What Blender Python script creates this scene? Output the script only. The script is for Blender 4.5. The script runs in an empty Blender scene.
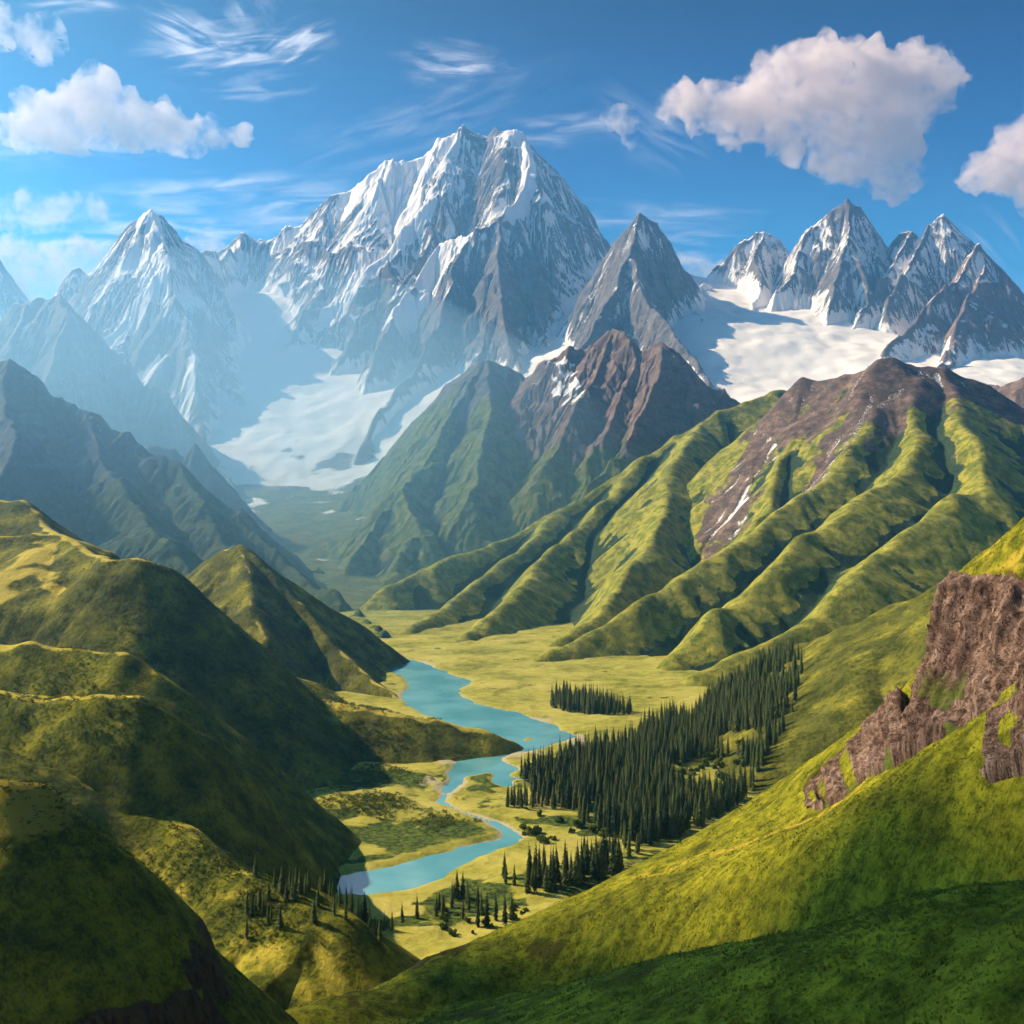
import bpy, math, random
import numpy as np
from mathutils import Vector

random.seed(7)
C = bpy.context.scene.collection
F, H = 1098.0, 300.0            # focal length in pixels, camera height over the valley floor (m)
R = math.radians
SUN_AZ, SUN_EL = R(-66), R(37)  # the sun stands to the left, a little ahead

def P(px, py, Y):
    """point seen at (px, py) standing Y kilometres away"""
    Y = Y * 1000.0
    return ((px - 512.0) / F * Y, Y, H + (512.0 - py) / F * Y)

def pts(*a): return np.array([P(*q) for q in a])

# ------------------------------------------------------------------ noise
def _hash(ix, iy, seed):
    n = (ix.astype(np.int64) * 374761393 + iy.astype(np.int64) * 668265263 + seed * 1274126177) & 0xffffffff
    n = ((n ^ (n >> 13)) * 1274126177) & 0xffffffff
    return (n ^ (n >> 16)) & 0xffff

_G = np.array([[math.cos(a * math.pi / 16), math.sin(a * math.pi / 16)] for a in range(32)])

def perlin(x, y, seed=0):
    x0 = np.floor(x); y0 = np.floor(y)
    fx = x - x0; fy = y - y0
    u = fx * fx * fx * (fx * (fx * 6 - 15) + 10); v = fy * fy * fy * (fy * (fy * 6 - 15) + 10)
    def g(i, j):
        k = _hash(x0 + i, y0 + j, seed) % 32
        return _G[k, 0] * (fx - i) + _G[k, 1] * (fy - j)
    a = g(0, 0); b = g(1, 0); c = g(0, 1); d = g(1, 1)
    return ((a + (b - a) * u) * (1 - v) + (c + (d - c) * u) * v) * 1.5

def fbm(x, y, seed=0, o=5, gain=.5, lac=2.03):
    s = np.zeros(np.shape(x)); a = 1.0; f = 1.0
    for k in range(o):
        s = s + a * perlin(x * f + 17.3 * k, y * f - 9.1 * k, seed + k * 13)
        a *= gain; f *= lac
    return s

def ridged(x, y, seed=0, o=5, gain=.5, lac=2.07):
    s = np.zeros(np.shape(x)); a = 1.0; f = 1.0; w = 1.0
    for k in range(o):
        n = (1 - np.abs(perlin(x * f + 11.7 * k, y * f + 5.3 * k, seed + k * 29))) ** 2
        s = s + a * n * w; w = np.clip(n * 1.4, 0, 1)
        a *= gain; f *= lac
    return s

def sst(a, b, x):
    t = np.clip((x - a) / (b - a), 0, 1)
    return t * t * (3 - 2 * t)

# ------------------------------------------------------------------ terrain tools
def seg_dist(X, Y, line):
    """distance to a polyline, height of its nearest point, side, and metres along it"""
    best = np.full(X.shape, 1e9); z = np.zeros(X.shape); side = np.zeros(X.shape); s_at = np.zeros(X.shape)
    s0 = 0.0
    for a, b in zip(line[:-1], line[1:]):
        dx, dy = b[0] - a[0], b[1] - a[1]
        L2 = dx * dx + dy * dy + 1e-9
        t = np.clip(((X - a[0]) * dx + (Y - a[1]) * dy) / L2, 0, 1)
        ex, ey = X - (a[0] + t * dx), Y - (a[1] + t * dy)
        d = np.sqrt(ex * ex + ey * ey)
        m = d < best
        best = np.where(m, d, best); z = np.where(m, a[2] + t * (b[2] - a[2]), z)
        side = np.where(m, np.sign(dx * ey - dy * ex), side)
        s_at = np.where(m, s0 + t * math.sqrt(L2), s_at)
        s0 += math.sqrt(L2)
    return best, z, side, s_at

def tents(X, Y, ridges, k=0.0):
    """height = highest of the roofs hung from every ridge line; ridge = (points, slope or (left, right), roundness)"""
    h = None
    for line, sl, r in ridges:
        # each segment is a roof of its own: a high far end is not cut off by a nearer low end
        for a, b in zip(line[:-1], line[1:]):
            dx, dy = b[0] - a[0], b[1] - a[1]
            L2 = dx * dx + dy * dy + 1e-9
            t = np.clip(((X - a[0]) * dx + (Y - a[1]) * dy) / L2, 0, 1)
            ex, ey = X - (a[0] + t * dx), Y - (a[1] + t * dy)
            d = np.sqrt(ex * ex + ey * ey)
            if isinstance(sl, tuple):
                sd = (dx * ey - dy * ex)
                s_ = np.where((t <= 0) | (t >= 1), max(sl[:2]), np.where(sd > 0, sl[0], sl[1]))
            else:
                s_ = sl
            dr = np.sqrt(d * d + r * r) - r
            if isinstance(sl, tuple) and len(sl) == 4:      # a shelf: gentle as far as sl[2], then steep
                drop = s_ * np.minimum(dr, sl[2]) + np.maximum(s_, sl[3]) * np.maximum(dr - sl[2], 0)
            else:
                drop = s_ * dr
            q = a[2] + t * (b[2] - a[2]) - drop
            if h is None: h = q
            elif k > 0:
                m = np.maximum(h, q)
                h = m + k * np.log(np.exp((h - m) / k) + np.exp((q - m) / k)) - 0.0
            else: h = np.maximum(h, q)
    return h

def tps(pt, lam=0.0):
    """smooth surface through points (x, y, z)"""
    pt = np.array(pt, float); n = len(pt); sc = 1000.0
    A = pt[:, :2] / sc
    def U(r2): return np.where(r2 > 1e-12, .5 * r2 * np.log(r2 + 1e-12), 0)
    K = U(((A[:, None] - A[None]) ** 2).sum(-1)) + lam * np.eye(n)
    Q = np.hstack([np.ones((n, 1)), A])
    M = np.zeros((n + 3, n + 3)); M[:n, :n] = K; M[:n, n:] = Q; M[n:, :n] = Q.T
    w = np.linalg.solve(M, np.concatenate([pt[:, 2], np.zeros(3)]))
    def f(X, Y):
        x, y = X / sc, Y / sc
        o = w[n] + w[n + 1] * x + w[n + 2] * y
        for i in range(n):
            o = o + w[i] * U((x - A[i, 0]) ** 2 + (y - A[i, 1]) ** 2)
        return o
    return f

def erode(h, n, K, m=.5, diff=0.0, kmap=None):
    """running water cuts gullies: implicit stream-power law on the steepest-descent tree"""
    ny, nx = h.shape; N = ny * nx
    idx = np.arange(N).reshape(ny, nx)
    offs = [(-1, -1), (-1, 0), (-1, 1), (0, -1), (0, 1), (1, -1), (1, 0), (1, 1)]
    acc = np.ones(N)
    for it in range(n):
        hp = np.pad(h, 1, mode='edge'); ip = np.pad(idx, 1, mode='edge')
        best = np.full((ny, nx), 1e-6); rec = idx.copy(); dist = np.ones((ny, nx))
        for oy, ox in offs:
            L = math.hypot(oy, ox)
            s = (h - hp[1 + oy:1 + oy + ny, 1 + ox:1 + ox + nx]) / L
            mk = s > best
            best = np.where(mk, s, best); rec = np.where(mk, ip[1 + oy:1 + oy + ny, 1 + ox:1 + ox + nx], rec)
            dist = np.where(mk, L, dist)
        rec[0, :] = idx[0, :]; rec[-1, :] = idx[-1, :]; rec[:, 0] = idx[:, 0]; rec[:, -1] = idx[:, -1]
        r = rec.ravel()
        d = (r != np.arange(N)).astype(np.int64); p = r.copy()
        for _ in range(14):
            d = d + d[p]; p = p[p]
        order = np.argsort(d, kind='stable'); ds = d[order]
        cut = np.searchsorted(ds, np.arange(ds[-1] + 2))
        acc = np.ones(N)
        for lv in range(ds[-1], 0, -1):
            q = order[cut[lv]:cut[lv + 1]]
            np.add.at(acc, r[q], acc[q])
        Fk = K * acc ** m / dist.ravel()
        if kmap is not None: Fk = Fk * kmap.ravel()
        hf = h.ravel().copy()
        for lv in range(1, ds[-1] + 1):
            q = order[cut[lv]:cut[lv + 1]]
            hf[q] = (hf[q] + Fk[q] * hf[r[q]]) / (1 + Fk[q])
        h = hf.reshape(ny, nx)
        if diff > 0:
            hp = np.pad(h, 1, mode='edge')
            h = h + diff * (hp[:-2, 1:-1] + hp[2:, 1:-1] + hp[1:-1, :-2] + hp[1:-1, 2:] - 4 * h) / 4
    return h, np.log(acc.reshape(ny, nx))

def blur(a, n=1):
    for _ in range(n):
        p = np.pad(a, 1, mode='edge')
        a = (p[:-2, 1:-1] + p[2:, 1:-1] + p[1:-1, :-2] + p[1:-1, 2:] + 4 * a) / 8
    return a

SURF = []   # (x0, y0, dx, height grid) of every piece of ground, for planting

def height_at(x, y):
    best = -1e9
    for x0, y0, dx, g in SURF:
        i, j = (x - x0) / dx, (y - y0) / dx
        if 0 <= i < g.shape[1] - 1 and 0 <= j < g.shape[0] - 1:
            i0, j0 = int(i), int(j); u, v = i - i0, j - j0
            z = (g[j0, i0] * (1 - u) + g[j0, i0 + 1] * u) * (1 - v) + (g[j0 + 1, i0] * (1 - u) + g[j0 + 1, i0 + 1] * u) * v
            if z > best: best = z
    return best

def grid_xy(x0, x1, y0, y1, dx):
    return np.meshgrid(np.arange(x0, x1 + dx * .5, dx), np.arange(y0, y1 + dx * .5, dx))

def grad(h, dx):
    gy, gx = np.gradient(h, dx)
    return gx, gy

def grid_mesh(name, X, Y, Z, mat, attrs=None, keep=None, smooth=True):
    ny, nx = X.shape
    idx = np.arange(ny * nx).reshape(ny, nx)
    q = np.stack([idx[:-1, :-1], idx[:-1, 1:], idx[1:, 1:], idx[1:, :-1]], -1).reshape(-1, 4)
    if keep is not None:
        kf = keep.ravel()
        q = q[kf[q].any(1)]
    used = np.zeros(ny * nx, bool); used[q.ravel()] = True
    remap = np.cumsum(used) - 1
    q = remap[q]
    co = np.stack([X.ravel(), Y.ravel(), Z.ravel()], -1)[used]
    me = bpy.data.meshes.new(name)
    me.vertices.add(len(co)); me.vertices.foreach_set('co', co.ravel().astype(np.float32))
    me.loops.add(q.size); me.loops.foreach_set('vertex_index', q.ravel().astype(np.int32))
    me.polygons.add(len(q)); me.polygons.foreach_set('loop_start', np.arange(0, q.size, 4, dtype=np.int32))
    me.polygons.foreach_set('use_smooth', np.full(len(q), smooth))
    for k, v in (attrs or {}).items():
        at = me.attributes.new(k, 'FLOAT', 'POINT')
        at.data.foreach_set('value', v.ravel()[used].astype(np.float32))
    me.update(); me.validate()
    me.materials.append(mat)
    o = bpy.data.objects.new(name, me); C.objects.link(o)
    return o

def raw_mesh(name, co, faces, mat, parent=None, smooth=False, attrs=None):
    """faces: one (n, 3) or (n, 4) index array, or a list of such arrays"""
    if not isinstance(faces, (list, tuple)): faces = [faces]
    me = bpy.data.meshes.new(name)
    co = np.asarray(co, np.float32)
    me.vertices.add(len(co)); me.vertices.foreach_set('co', co.ravel())
    tot = sum(f.size for f in faces)
    me.loops.add(tot); me.loops.foreach_set('vertex_index', np.concatenate([f.ravel() for f in faces]).astype(np.int32))
    st = []; k = 0
    for f in faces:
        for _ in range(len(f)): st.append(k); k += f.shape[1]
    me.polygons.add(len(st)); me.polygons.foreach_set('loop_start', np.array(st, np.int32))
    me.polygons.foreach_set('use_smooth', np.full(len(st), smooth))
    for kk, v in (attrs or {}).items():
        at = me.attributes.new(kk, 'FLOAT', 'POINT'); at.data.foreach_set('value', np.asarray(v, np.float32).ravel())
    me.update(); me.validate()
    if mat is not None: me.materials.append(mat)
    o = bpy.data.objects.new(name, me); C.objects.link(o)
    o.parent = parent
    return o

def tag(o, label=None, cat=None, group=None, kind=None):
    if label: o['label'] = label
    if cat: o['category'] = cat
    if group: o['group'] = group
    if kind: o['kind'] = kind
    return o

# ------------------------------------------------------------------ material tools
class NT:
    def __init__(s, name):
        s.m = bpy.data.materials.new(name); s.m.use_nodes = True
        s.t = s.m.node_tree; s.t.nodes.clear()
        s.out = s.t.nodes.new('ShaderNodeOutputMaterial')
    def n(s, typ, **kw):
        d = s.t.nodes.new(typ)
        for k, v in kw.items():
            if k.startswith('i_'):
                key = k[2:]
                d.inputs[int(key) if key.isdigit() else key.replace('_', ' ')].default_value = v
            else: setattr(d, k, v)
        return d
    def l(s, a, b): s.t.links.new(a, b)
    def put(s, sock, v):
        if hasattr(v, 'is_linked') or hasattr(v, 'links'): s.l(v, sock)
        else: sock.default_value = v
    def attr(s, name): return s.n('ShaderNodeAttribute', attribute_name=name).outputs['Fac']
    def pos(s): return s.n('ShaderNodeNewGeometry').outputs['Position']
    def math(s, op, a, b=0.0, c=None, clamp=False):
        d = s.n('ShaderNodeMath', operation=op, use_clamp=clamp)
        s.put(d.inputs[0], a); s.put(d.inputs[1], b)
        if c is not None: s.put(d.inputs[2], c)
        return d.outputs[0]
    def noise(s, vec, scale, detail=4, rough=.55, dist=0.0, out='Fac'):
        d = s.n('ShaderNodeTexNoise'); s.l(vec, d.inputs['Vector'])
        d.inputs['Scale'].default_value = scale; d.inputs['Detail'].default_value = detail
        d.inputs['Roughness'].default_value = rough; d.inputs['Distortion'].default_value = dist
        return d.outputs[out]
    def ramp(s, fac, *stops, interp='LINEAR'):
        d = s.n('ShaderNodeValToRGB'); s.put(d.inputs[0], fac); e = d.color_ramp.elements
        d.color_ramp.interpolation = interp
        while len(e) < len(stops): e.new(.5)
        for el, (p, c) in zip(e, stops):
            el.position = p; el.color = (*c, 1) if len(c) == 3 else c
        return d.outputs[0]
    def fr(s, fac, a, b):      # smooth 0..1 over a..b
        d = s.n('ShaderNodeMapRange', interpolation_type='SMOOTHSTEP'); s.put(d.inputs[0], fac)
        d.inputs[1].default_value = a; d.inputs[2].default_value = b
        return d.outputs[0]
    def mix(s, fac, a, b, blend='MIX'):
        d = s.n('ShaderNodeMix', data_type='RGBA', blend_type=blend)
        s.put(d.inputs[0], fac)
        for sock, v in ((d.inputs[6], a), (d.inputs[7], b)):
            s.put(sock, (*v, 1) if isinstance(v, tuple) and len(v) == 3 else v)
        return d.outputs[2]
    def scale(s, vec, x, y, z):
        d = s.n('ShaderNodeMapping'); s.l(vec, d.inputs[0]); d.inputs['Scale'].default_value = (x, y, z)
        return d.outputs[0]
    def bump(s, hgt, dist, strength=1.0):
        d = s.n('ShaderNodeBump'); s.put(d.inputs['Height'], hgt)
        d.inputs['Distance'].default_value = dist; d.inputs['Strength'].default_value = strength
        return d.outputs[0]
    def done(s, color, rough=.9, normal=None, spec=.2, **kw):
        b = s.n('ShaderNodeBsdfPrincipled')
        s.put(b.inputs['Base Color'], (*color, 1) if isinstance(color, tuple) and len(color) == 3 else color)
        s.put(b.inputs['Roughness'], rough); s.put(b.inputs['Specular IOR Level'], spec)
        for k, v in kw.items(): s.put(b.inputs[k.replace('_', ' ')], v)
        if normal is not None: s.l(normal, b.inputs['Normal'])
        s.l(b.outputs[0], s.out.inputs[0])
        return s.m
SUN_E, SKY_S, EXPO, HAZE, HAZE_C = 5.0, .10, 1.2, 5.5e-5, (.20, .58, 1.0); MIST = 1.8e-4
# ------------------------------------------------------------------ materials of the land
def alpine_mat(name, rock_a, rock_b, rock_c, grass_a, grass_b, snow=(.93, .86, .80), size=1.0, bump=6.0):
    k = NT(name); p = k.pos()
    strat = k.noise(k.scale(p, 1, 1, 1.6), .011 / size, 6, .62)
    fine = k.noise(p, .05 / size, 5, .68)
    rock = k.ramp(k.math('ADD', k.math('MULTIPLY', strat, .6), k.math('MULTIPLY', fine, .4)), (.34, rock_a), (.5, rock_b), (.66, rock_c))
    gr = k.mix(k.fr(k.noise(p, .016 / size, 4), .38, .62), grass_a, grass_b)
    # scrub and juniper in patches, worn pale streaks, shade painted into the hollows
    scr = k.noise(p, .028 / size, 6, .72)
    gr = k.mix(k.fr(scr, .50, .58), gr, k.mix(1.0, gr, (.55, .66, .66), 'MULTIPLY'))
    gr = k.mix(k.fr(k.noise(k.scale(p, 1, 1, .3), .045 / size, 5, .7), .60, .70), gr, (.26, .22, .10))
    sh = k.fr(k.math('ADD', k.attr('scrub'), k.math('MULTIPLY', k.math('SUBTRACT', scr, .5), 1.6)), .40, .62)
    gr = k.mix(sh, gr, k.mix(k.fr(fine, .35, .65), (.016, .034, .022), (.045, .072, .026)))  # dark green in hollows is shade put into the colour
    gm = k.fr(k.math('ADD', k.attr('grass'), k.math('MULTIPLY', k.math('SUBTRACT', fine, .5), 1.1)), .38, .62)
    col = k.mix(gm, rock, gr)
    grit = k.noise(p, .09 / size, 4, .75)
    sm = k.fr(k.math('ADD', k.attr('snow'), k.math('MULTIPLY', k.math('SUBTRACT', grit, .5), 1.0)), .42, .58)
    col = k.mix(sm, col, snow)
    b = k.bump(k.math('MULTIPLY', k.math('ADD', fine, k.math('MULTIPLY', grit, .5)), k.math('SUBTRACT', 1.0, k.math('MULTIPLY', sm, .75))), bump * size, .9)
    return k.done(col, .92, b, .1)

M_HIGH = alpine_mat('snowy_rock', (.06, .065, .08), (.145, .125, .125), (.30, .235, .19), (.10, .11, .03), (.14, .13, .04))
M_BROWN = alpine_mat('brown_rock', (.075, .06, .06), (.17, .11, .09), (.30, .20, .16), (.11, .13, .02), (.19, .17, .035), size=.7)
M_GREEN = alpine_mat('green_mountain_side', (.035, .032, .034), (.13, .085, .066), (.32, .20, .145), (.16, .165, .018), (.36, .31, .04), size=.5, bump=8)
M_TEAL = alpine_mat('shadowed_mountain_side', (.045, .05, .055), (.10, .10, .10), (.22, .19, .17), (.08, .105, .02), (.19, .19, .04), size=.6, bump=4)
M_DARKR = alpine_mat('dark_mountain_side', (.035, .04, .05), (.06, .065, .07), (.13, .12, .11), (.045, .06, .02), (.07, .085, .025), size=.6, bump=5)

def grass_mat(name, cols, wl=30.0, tuft=1.6, bumpd=.5, dirt=(.16, .10, .05), patch=None):
    """short mountain grass: broad tone drift, tufts, worn dry bands"""
    k = NT(name); p = k.pos()
    broad = k.noise(p, 1 / wl, 5, .6)
    col = k.ramp(broad, (.3, cols[0]), (.5, cols[1]), (.7, cols[2]))
    t1 = k.noise(k.scale(p, 1, 1, .6), 1 / tuft, 4, .7)
    t2 = k.noise(p, 1 / (tuft * 5), 3, .6)
    tt = k.math('ADD', k.math('MULTIPLY', t1, .55), k.math('MULTIPLY', t2, .45))
    col = k.mix(k.fr(tt, .36, .60), k.mix(1.0, col, (.30, .36, .32), 'MULTIPLY'), col)
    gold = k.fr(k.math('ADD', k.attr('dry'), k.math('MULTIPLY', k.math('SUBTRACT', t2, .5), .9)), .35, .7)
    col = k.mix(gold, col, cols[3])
    dm = k.fr(k.math('ADD', k.attr('bare'), k.math('MULTIPLY', k.math('SUBTRACT', tt, .5), 1.4)), .4, .65)
    rk = k.noise(k.scale(p, 1, 1, .25), 1 / (tuft * 2.2), 6, .7)
    col = k.mix(dm, col, k.ramp(rk, (.35, tuple(c * .35 for c in dirt)), (.6, dirt)))
    hgt = k.math('ADD', k.math('ADD', k.math('MULTIPLY', t1, .6), t2), k.math('MULTIPLY', k.math('MULTIPLY', dm, rk), 2.0))
    return k.done(col, .95, k.bump(hgt, bumpd * tuft, 1.0), .05)

G_FAR = grass_mat('hill_grass', [(.062, .07, .013), (.13, .125, .018), (.32, .28, .032), (.46, .36, .055)], 60, 5.0, .9)
G_MID = grass_mat('slope_grass', [(.066, .078, .010), (.145, .145, .013), (.33, .29, .024), (.46, .36, .045)], 34, 2.4, .8)
G_NEAR = grass_mat('near_grass', [(.10, .10, .010), (.215, .20, .012), (.33, .295, .016), (.37, .26, .03)], 22, 1.1, .9)

# ------------------------------------------------------------------ the ground under everything
gp = pts((250, 300, 9.8), (230, 330, 9.3), (290, 328, 9.4), (300, 380, 8.4), (250, 372, 8.6), (352, 398, 8.0), (380, 360, 8.8), (340, 440, 7.3),
         (300, 430, 7.5), (365, 450, 7.2), (330, 490, 6.5), (290, 505, 6.0), (380, 500, 6.2), (330, 540, 5.0), (355, 572, 4.4), (400, 570, 4.6), (470, 560, 4.8),
         (720, 322, 7.9), (760, 325, 7.9), (810, 333, 7.8), (720, 372, 7.0), (800, 372, 7.0), (770, 400, 6.4), (860, 352, 7.3), (700, 420, 6.0), (900, 400, 6.0),
         (580, 270, 9.8), (565, 315, 8.9), (548, 350, 8.2), (530, 372, 7.6), (560, 412, 6.2), (555, 455, 5.2), (620, 500, 4.9))
gp = np.vstack([gp, [(-6000, 3000, 300), (-6000, 6000, 500), (-6000, 9500, 1700), (-6000, 13500, 2300), (6500, 3000, 300), (6500, 6000, 900), (6500, 9500, 1600),
                     (6500, 13500, 2300), (0, 13500, 2700), (-3000, 12500, 2300), (3000, 12500, 2300), (-3000, 6000, 250), (-3500, 4200, 120), (3500, 4200, 250),
                     (-600, 3900, 5), (0, 3700, 0), (1000, 3700, 10), (2000, 3600, 60), (-1500, 3700, 20), (-2800, 3300, 50), (2800, 3000, 50), (0, 3300, 0), (-1000, 3200, 0), (1200, 3100, 0)]])
_far = tps(gp, .02)

def ground_z(X, Y):
    return np.where(Y > 3100, np.maximum(_far(X, np.maximum(Y, 3100)), -2) * sst(3100, 4000, Y), 0.0)

# river outlines, walked round on the valley floor (pixel pairs on the plane z = 0)
def floor_pt(px, py):
    Y = H * F / (py - 512.0)
    return ((px - 512.0) / F * Y, Y)
RIVER = [  # (centre px, py, half width in metres)
    (392, 660, 34), (414, 669, 48), (440, 682, 50), (430, 694, 44), (446, 706, 52), (476, 716, 62), (512, 727, 62), (540, 737, 40), (530, 746, 22), (500, 753, 20), (482, 760, 26), (488, 770, 34), (502, 779, 26), (510, 788, 6)]
STREAM = [(445, 792, 5), (440, 802, 4), (462, 812, 4), (492, 822, 5), (508, 832, 6), (512, 838, 7)]
LAKE = [(511, 841, 6), (492, 846, 10), (470, 852, 14), (445, 861, 19), (420, 871, 25), (395, 879, 27), (372, 882, 26), (350, 884, 20), (328, 886, 12), (308, 888, 5)]
SIDE = [(497, 753, 16), (470, 765, 14), (455, 775, 14), (450, 786, 10), (445, 792, 5)]

def channel(X, Y, line):
    """signed distance to a channel of changing width: below 0 is water"""
    best = np.full(X.shape, 1e9)
    q = [(*floor_pt(a, b), w) for a, b, w in line]
    for a, b in zip(q[:-1], q[1:]):
        dx, dy = b[0] - a[0], b[1] - a[1]
        t = np.clip(((X - a[0]) * dx + (Y - a[1]) * dy) / (dx * dx + dy * dy), 0, 1)
        d = np.hypot(X - a[0] - t * dx, Y - a[1] - t * dy) - (a[2] + t * (b[2] - a[2]))
        best = np.minimum(best, d)
    return best

def water_dist(X, Y):
    wob = 9 * fbm(X / 90, Y / 90, 5, 4) * sst(700, 1500, Y) + 3 * fbm(X / 30, Y / 30, 8, 3)
    d = np.minimum(channel(X, Y, RIVER), channel(X, Y, SIDE))
    d = np.minimum(d, channel(X, Y, LAKE)); d = np.minimum(d, channel(X, Y, STREAM) + 2)
    # gravel islands and braids in the wide shallow reach
    isl = perlin(X / 34 + 3.1 + .4 * perlin(X / 50, Y / 50, 5), Y / 75, 77)
    return d + wob + np.where(Y < 1560, 75 * np.clip(isl + .05, 0, 1), 0) * sst(1140, 1200, Y) * (1 - sst(1440, 1560, Y))

SURF_G = None
def build_ground():
    # valley floor, fine
    X, Y = grid_xy(-1000, 1300, 560, 3300, 5.0)
    wd = water_dist(X, Y)
    z = ground_z(X, Y) + 2.2 * fbm(X / 160, Y / 160, 3, 5) * sst(10, 70, wd) + .5 * fbm(X / 25, Y / 25, 9, 3) * sst(0, 20, wd)
    z = z + 2.2 * sst(1, 9, wd) - 1.6 * (1 - sst(-6, 1, wd))
    # old cut banks and terraces
    ter = fbm(X / 210, Y / 130, 41, 4)
    z = z + 2.5 * sst(.08, .14, ter) * sst(15, 50, wd)
    k = NT('valley_meadow'); p = k.pos()
    n1 = k.noise(p, 1 / 120, 5, .6); n2 = k.noise(p, 1 / 18, 4, .65); n3 = k.noise(p, 1 / 5, 4, .7)
    s = k.math('ADD', k.math('MULTIPLY', n1, .5), k.math('ADD', k.math('MULTIPLY', n2, .3), k.math('MULTIPLY', n3, .2)))
    col = k.ramp(s, (.33, (.075, .09, .018)), (.42, (.20, .195, .028)), (.50, (.34, .305, .05)), (.62, (.47, .39, .095)))
    col = k.mix(k.fr(k.math('ADD', k.attr('lush'), k.math('MULTIPLY', k.math('SUBTRACT', n2, .5), 1.3)), .4, .65), col, k.mix(k.fr(n3, .4, .6), (.025, .04, .012), (.10, .13, .018)))
    col = k.mix(k.fr(k.math('ADD', k.attr('sand'), k.math('MULTIPLY', k.math('SUBTRACT', n2, .5), .8)), .4, .6), col, k.mix(n3, (.30, .25, .12), (.46, .40, .26)))
    hg = k.math('ADD', n2, k.math('MULTIPLY', n3, .5))
    mat = k.done(col, .95, k.bump(hg, 2.2, .9), .05)
    sand = 1 - sst(0, 5 + 16 * sst(.0, .5, perlin(X / 140, Y / 140, 61)), wd)
    sand = np.maximum(sand, .9 * sst(.05, .3, perlin(X / 60, Y / 110, 62)) * (1 - sst(20, 70, wd)) * sst(1150, 1250, Y) * (1 - sst(1500, 1700, Y)))
    sand = sand * (.25 + .75 * sst(900, 1100, Y))
    lush = .75 * sst(0, .35, fbm(X / 150 + 4, Y / 90, 71, 4)) * (1 - sst(1250, 1600, Y)) + .45 * sst(.1, .5, fbm(X / 220, Y / 120, 72, 4))
    lush = lush * (1 - sand) * sst(5, 25, wd)
    o = grid_mesh('valley_floor', X, Y, z, mat, dict(sand=sand, lush=lush))
    tag(o, 'flat golden green valley floor of meadows and sandbanks around the river', kind='structure')
    SURF.append((X[0, 0], Y[0, 0], 5.0, z))
    # water sheet
    kw = NT('river_water'); p = kw.pos()
    rip = kw.noise(kw.scale(p, 1, .45, 1), .11, 4, .6)
    big = kw.noise(p, .012, 3)
    mw = kw.done(kw.mix(kw.fr(big, .35, .65), (.07, .27, .30), (.13, .36, .38)), .10, kw.bump(rip, .10, .35), .5)
    Xr, Yr = grid_xy(-420, 330, 800, 2400, 5.0)
    keep = water_dist(Xr, Yr) < 9
    o = grid_mesh('river', Xr, Yr, np.full(Xr.shape, .15), mw, None, keep)
    tag(o, 'turquoise river winding through the valley into a small lake', kind='structure')
    # wide ground and glaciers
    X, Y = grid_xy(-7500, 8000, -800, 13800, 25.0)
    z = ground_z(X, Y)
    z = z + sst(3900, 6500, Y) * 55 * fbm(X / 900, Y / 900, 21, 6) * .6 + sst(3300, 5000, Y) * 10 * fbm(X / 150, Y / 150, 22, 4)
    z = np.where((X > -980) & (X < 1280) & (Y > 580) & (Y < 3280), z - 14, z)
    snow = sst(.0, .9, (z - 190) / 620 + .55 * fbm(X / 330, Y / 330, 23, 6)) * 1.15
    o = grid_mesh('ground', X, Y, z, M_GLAC, dict(snow=snow, grass=1 - sst(250, 600, z)))
    tag(o, 'broad ground rising from green valley head to pale snow and glaciers', kind='structure')

M_GLAC = alpine_mat('glacier_snow', (.10, .09, .085), (.20, .17, .15), (.34, .28, .25), (.11, .13, .03), (.20, .18, .05), snow=(.95, .86, .76), size=1.3, bump=9)
build_ground()

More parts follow.
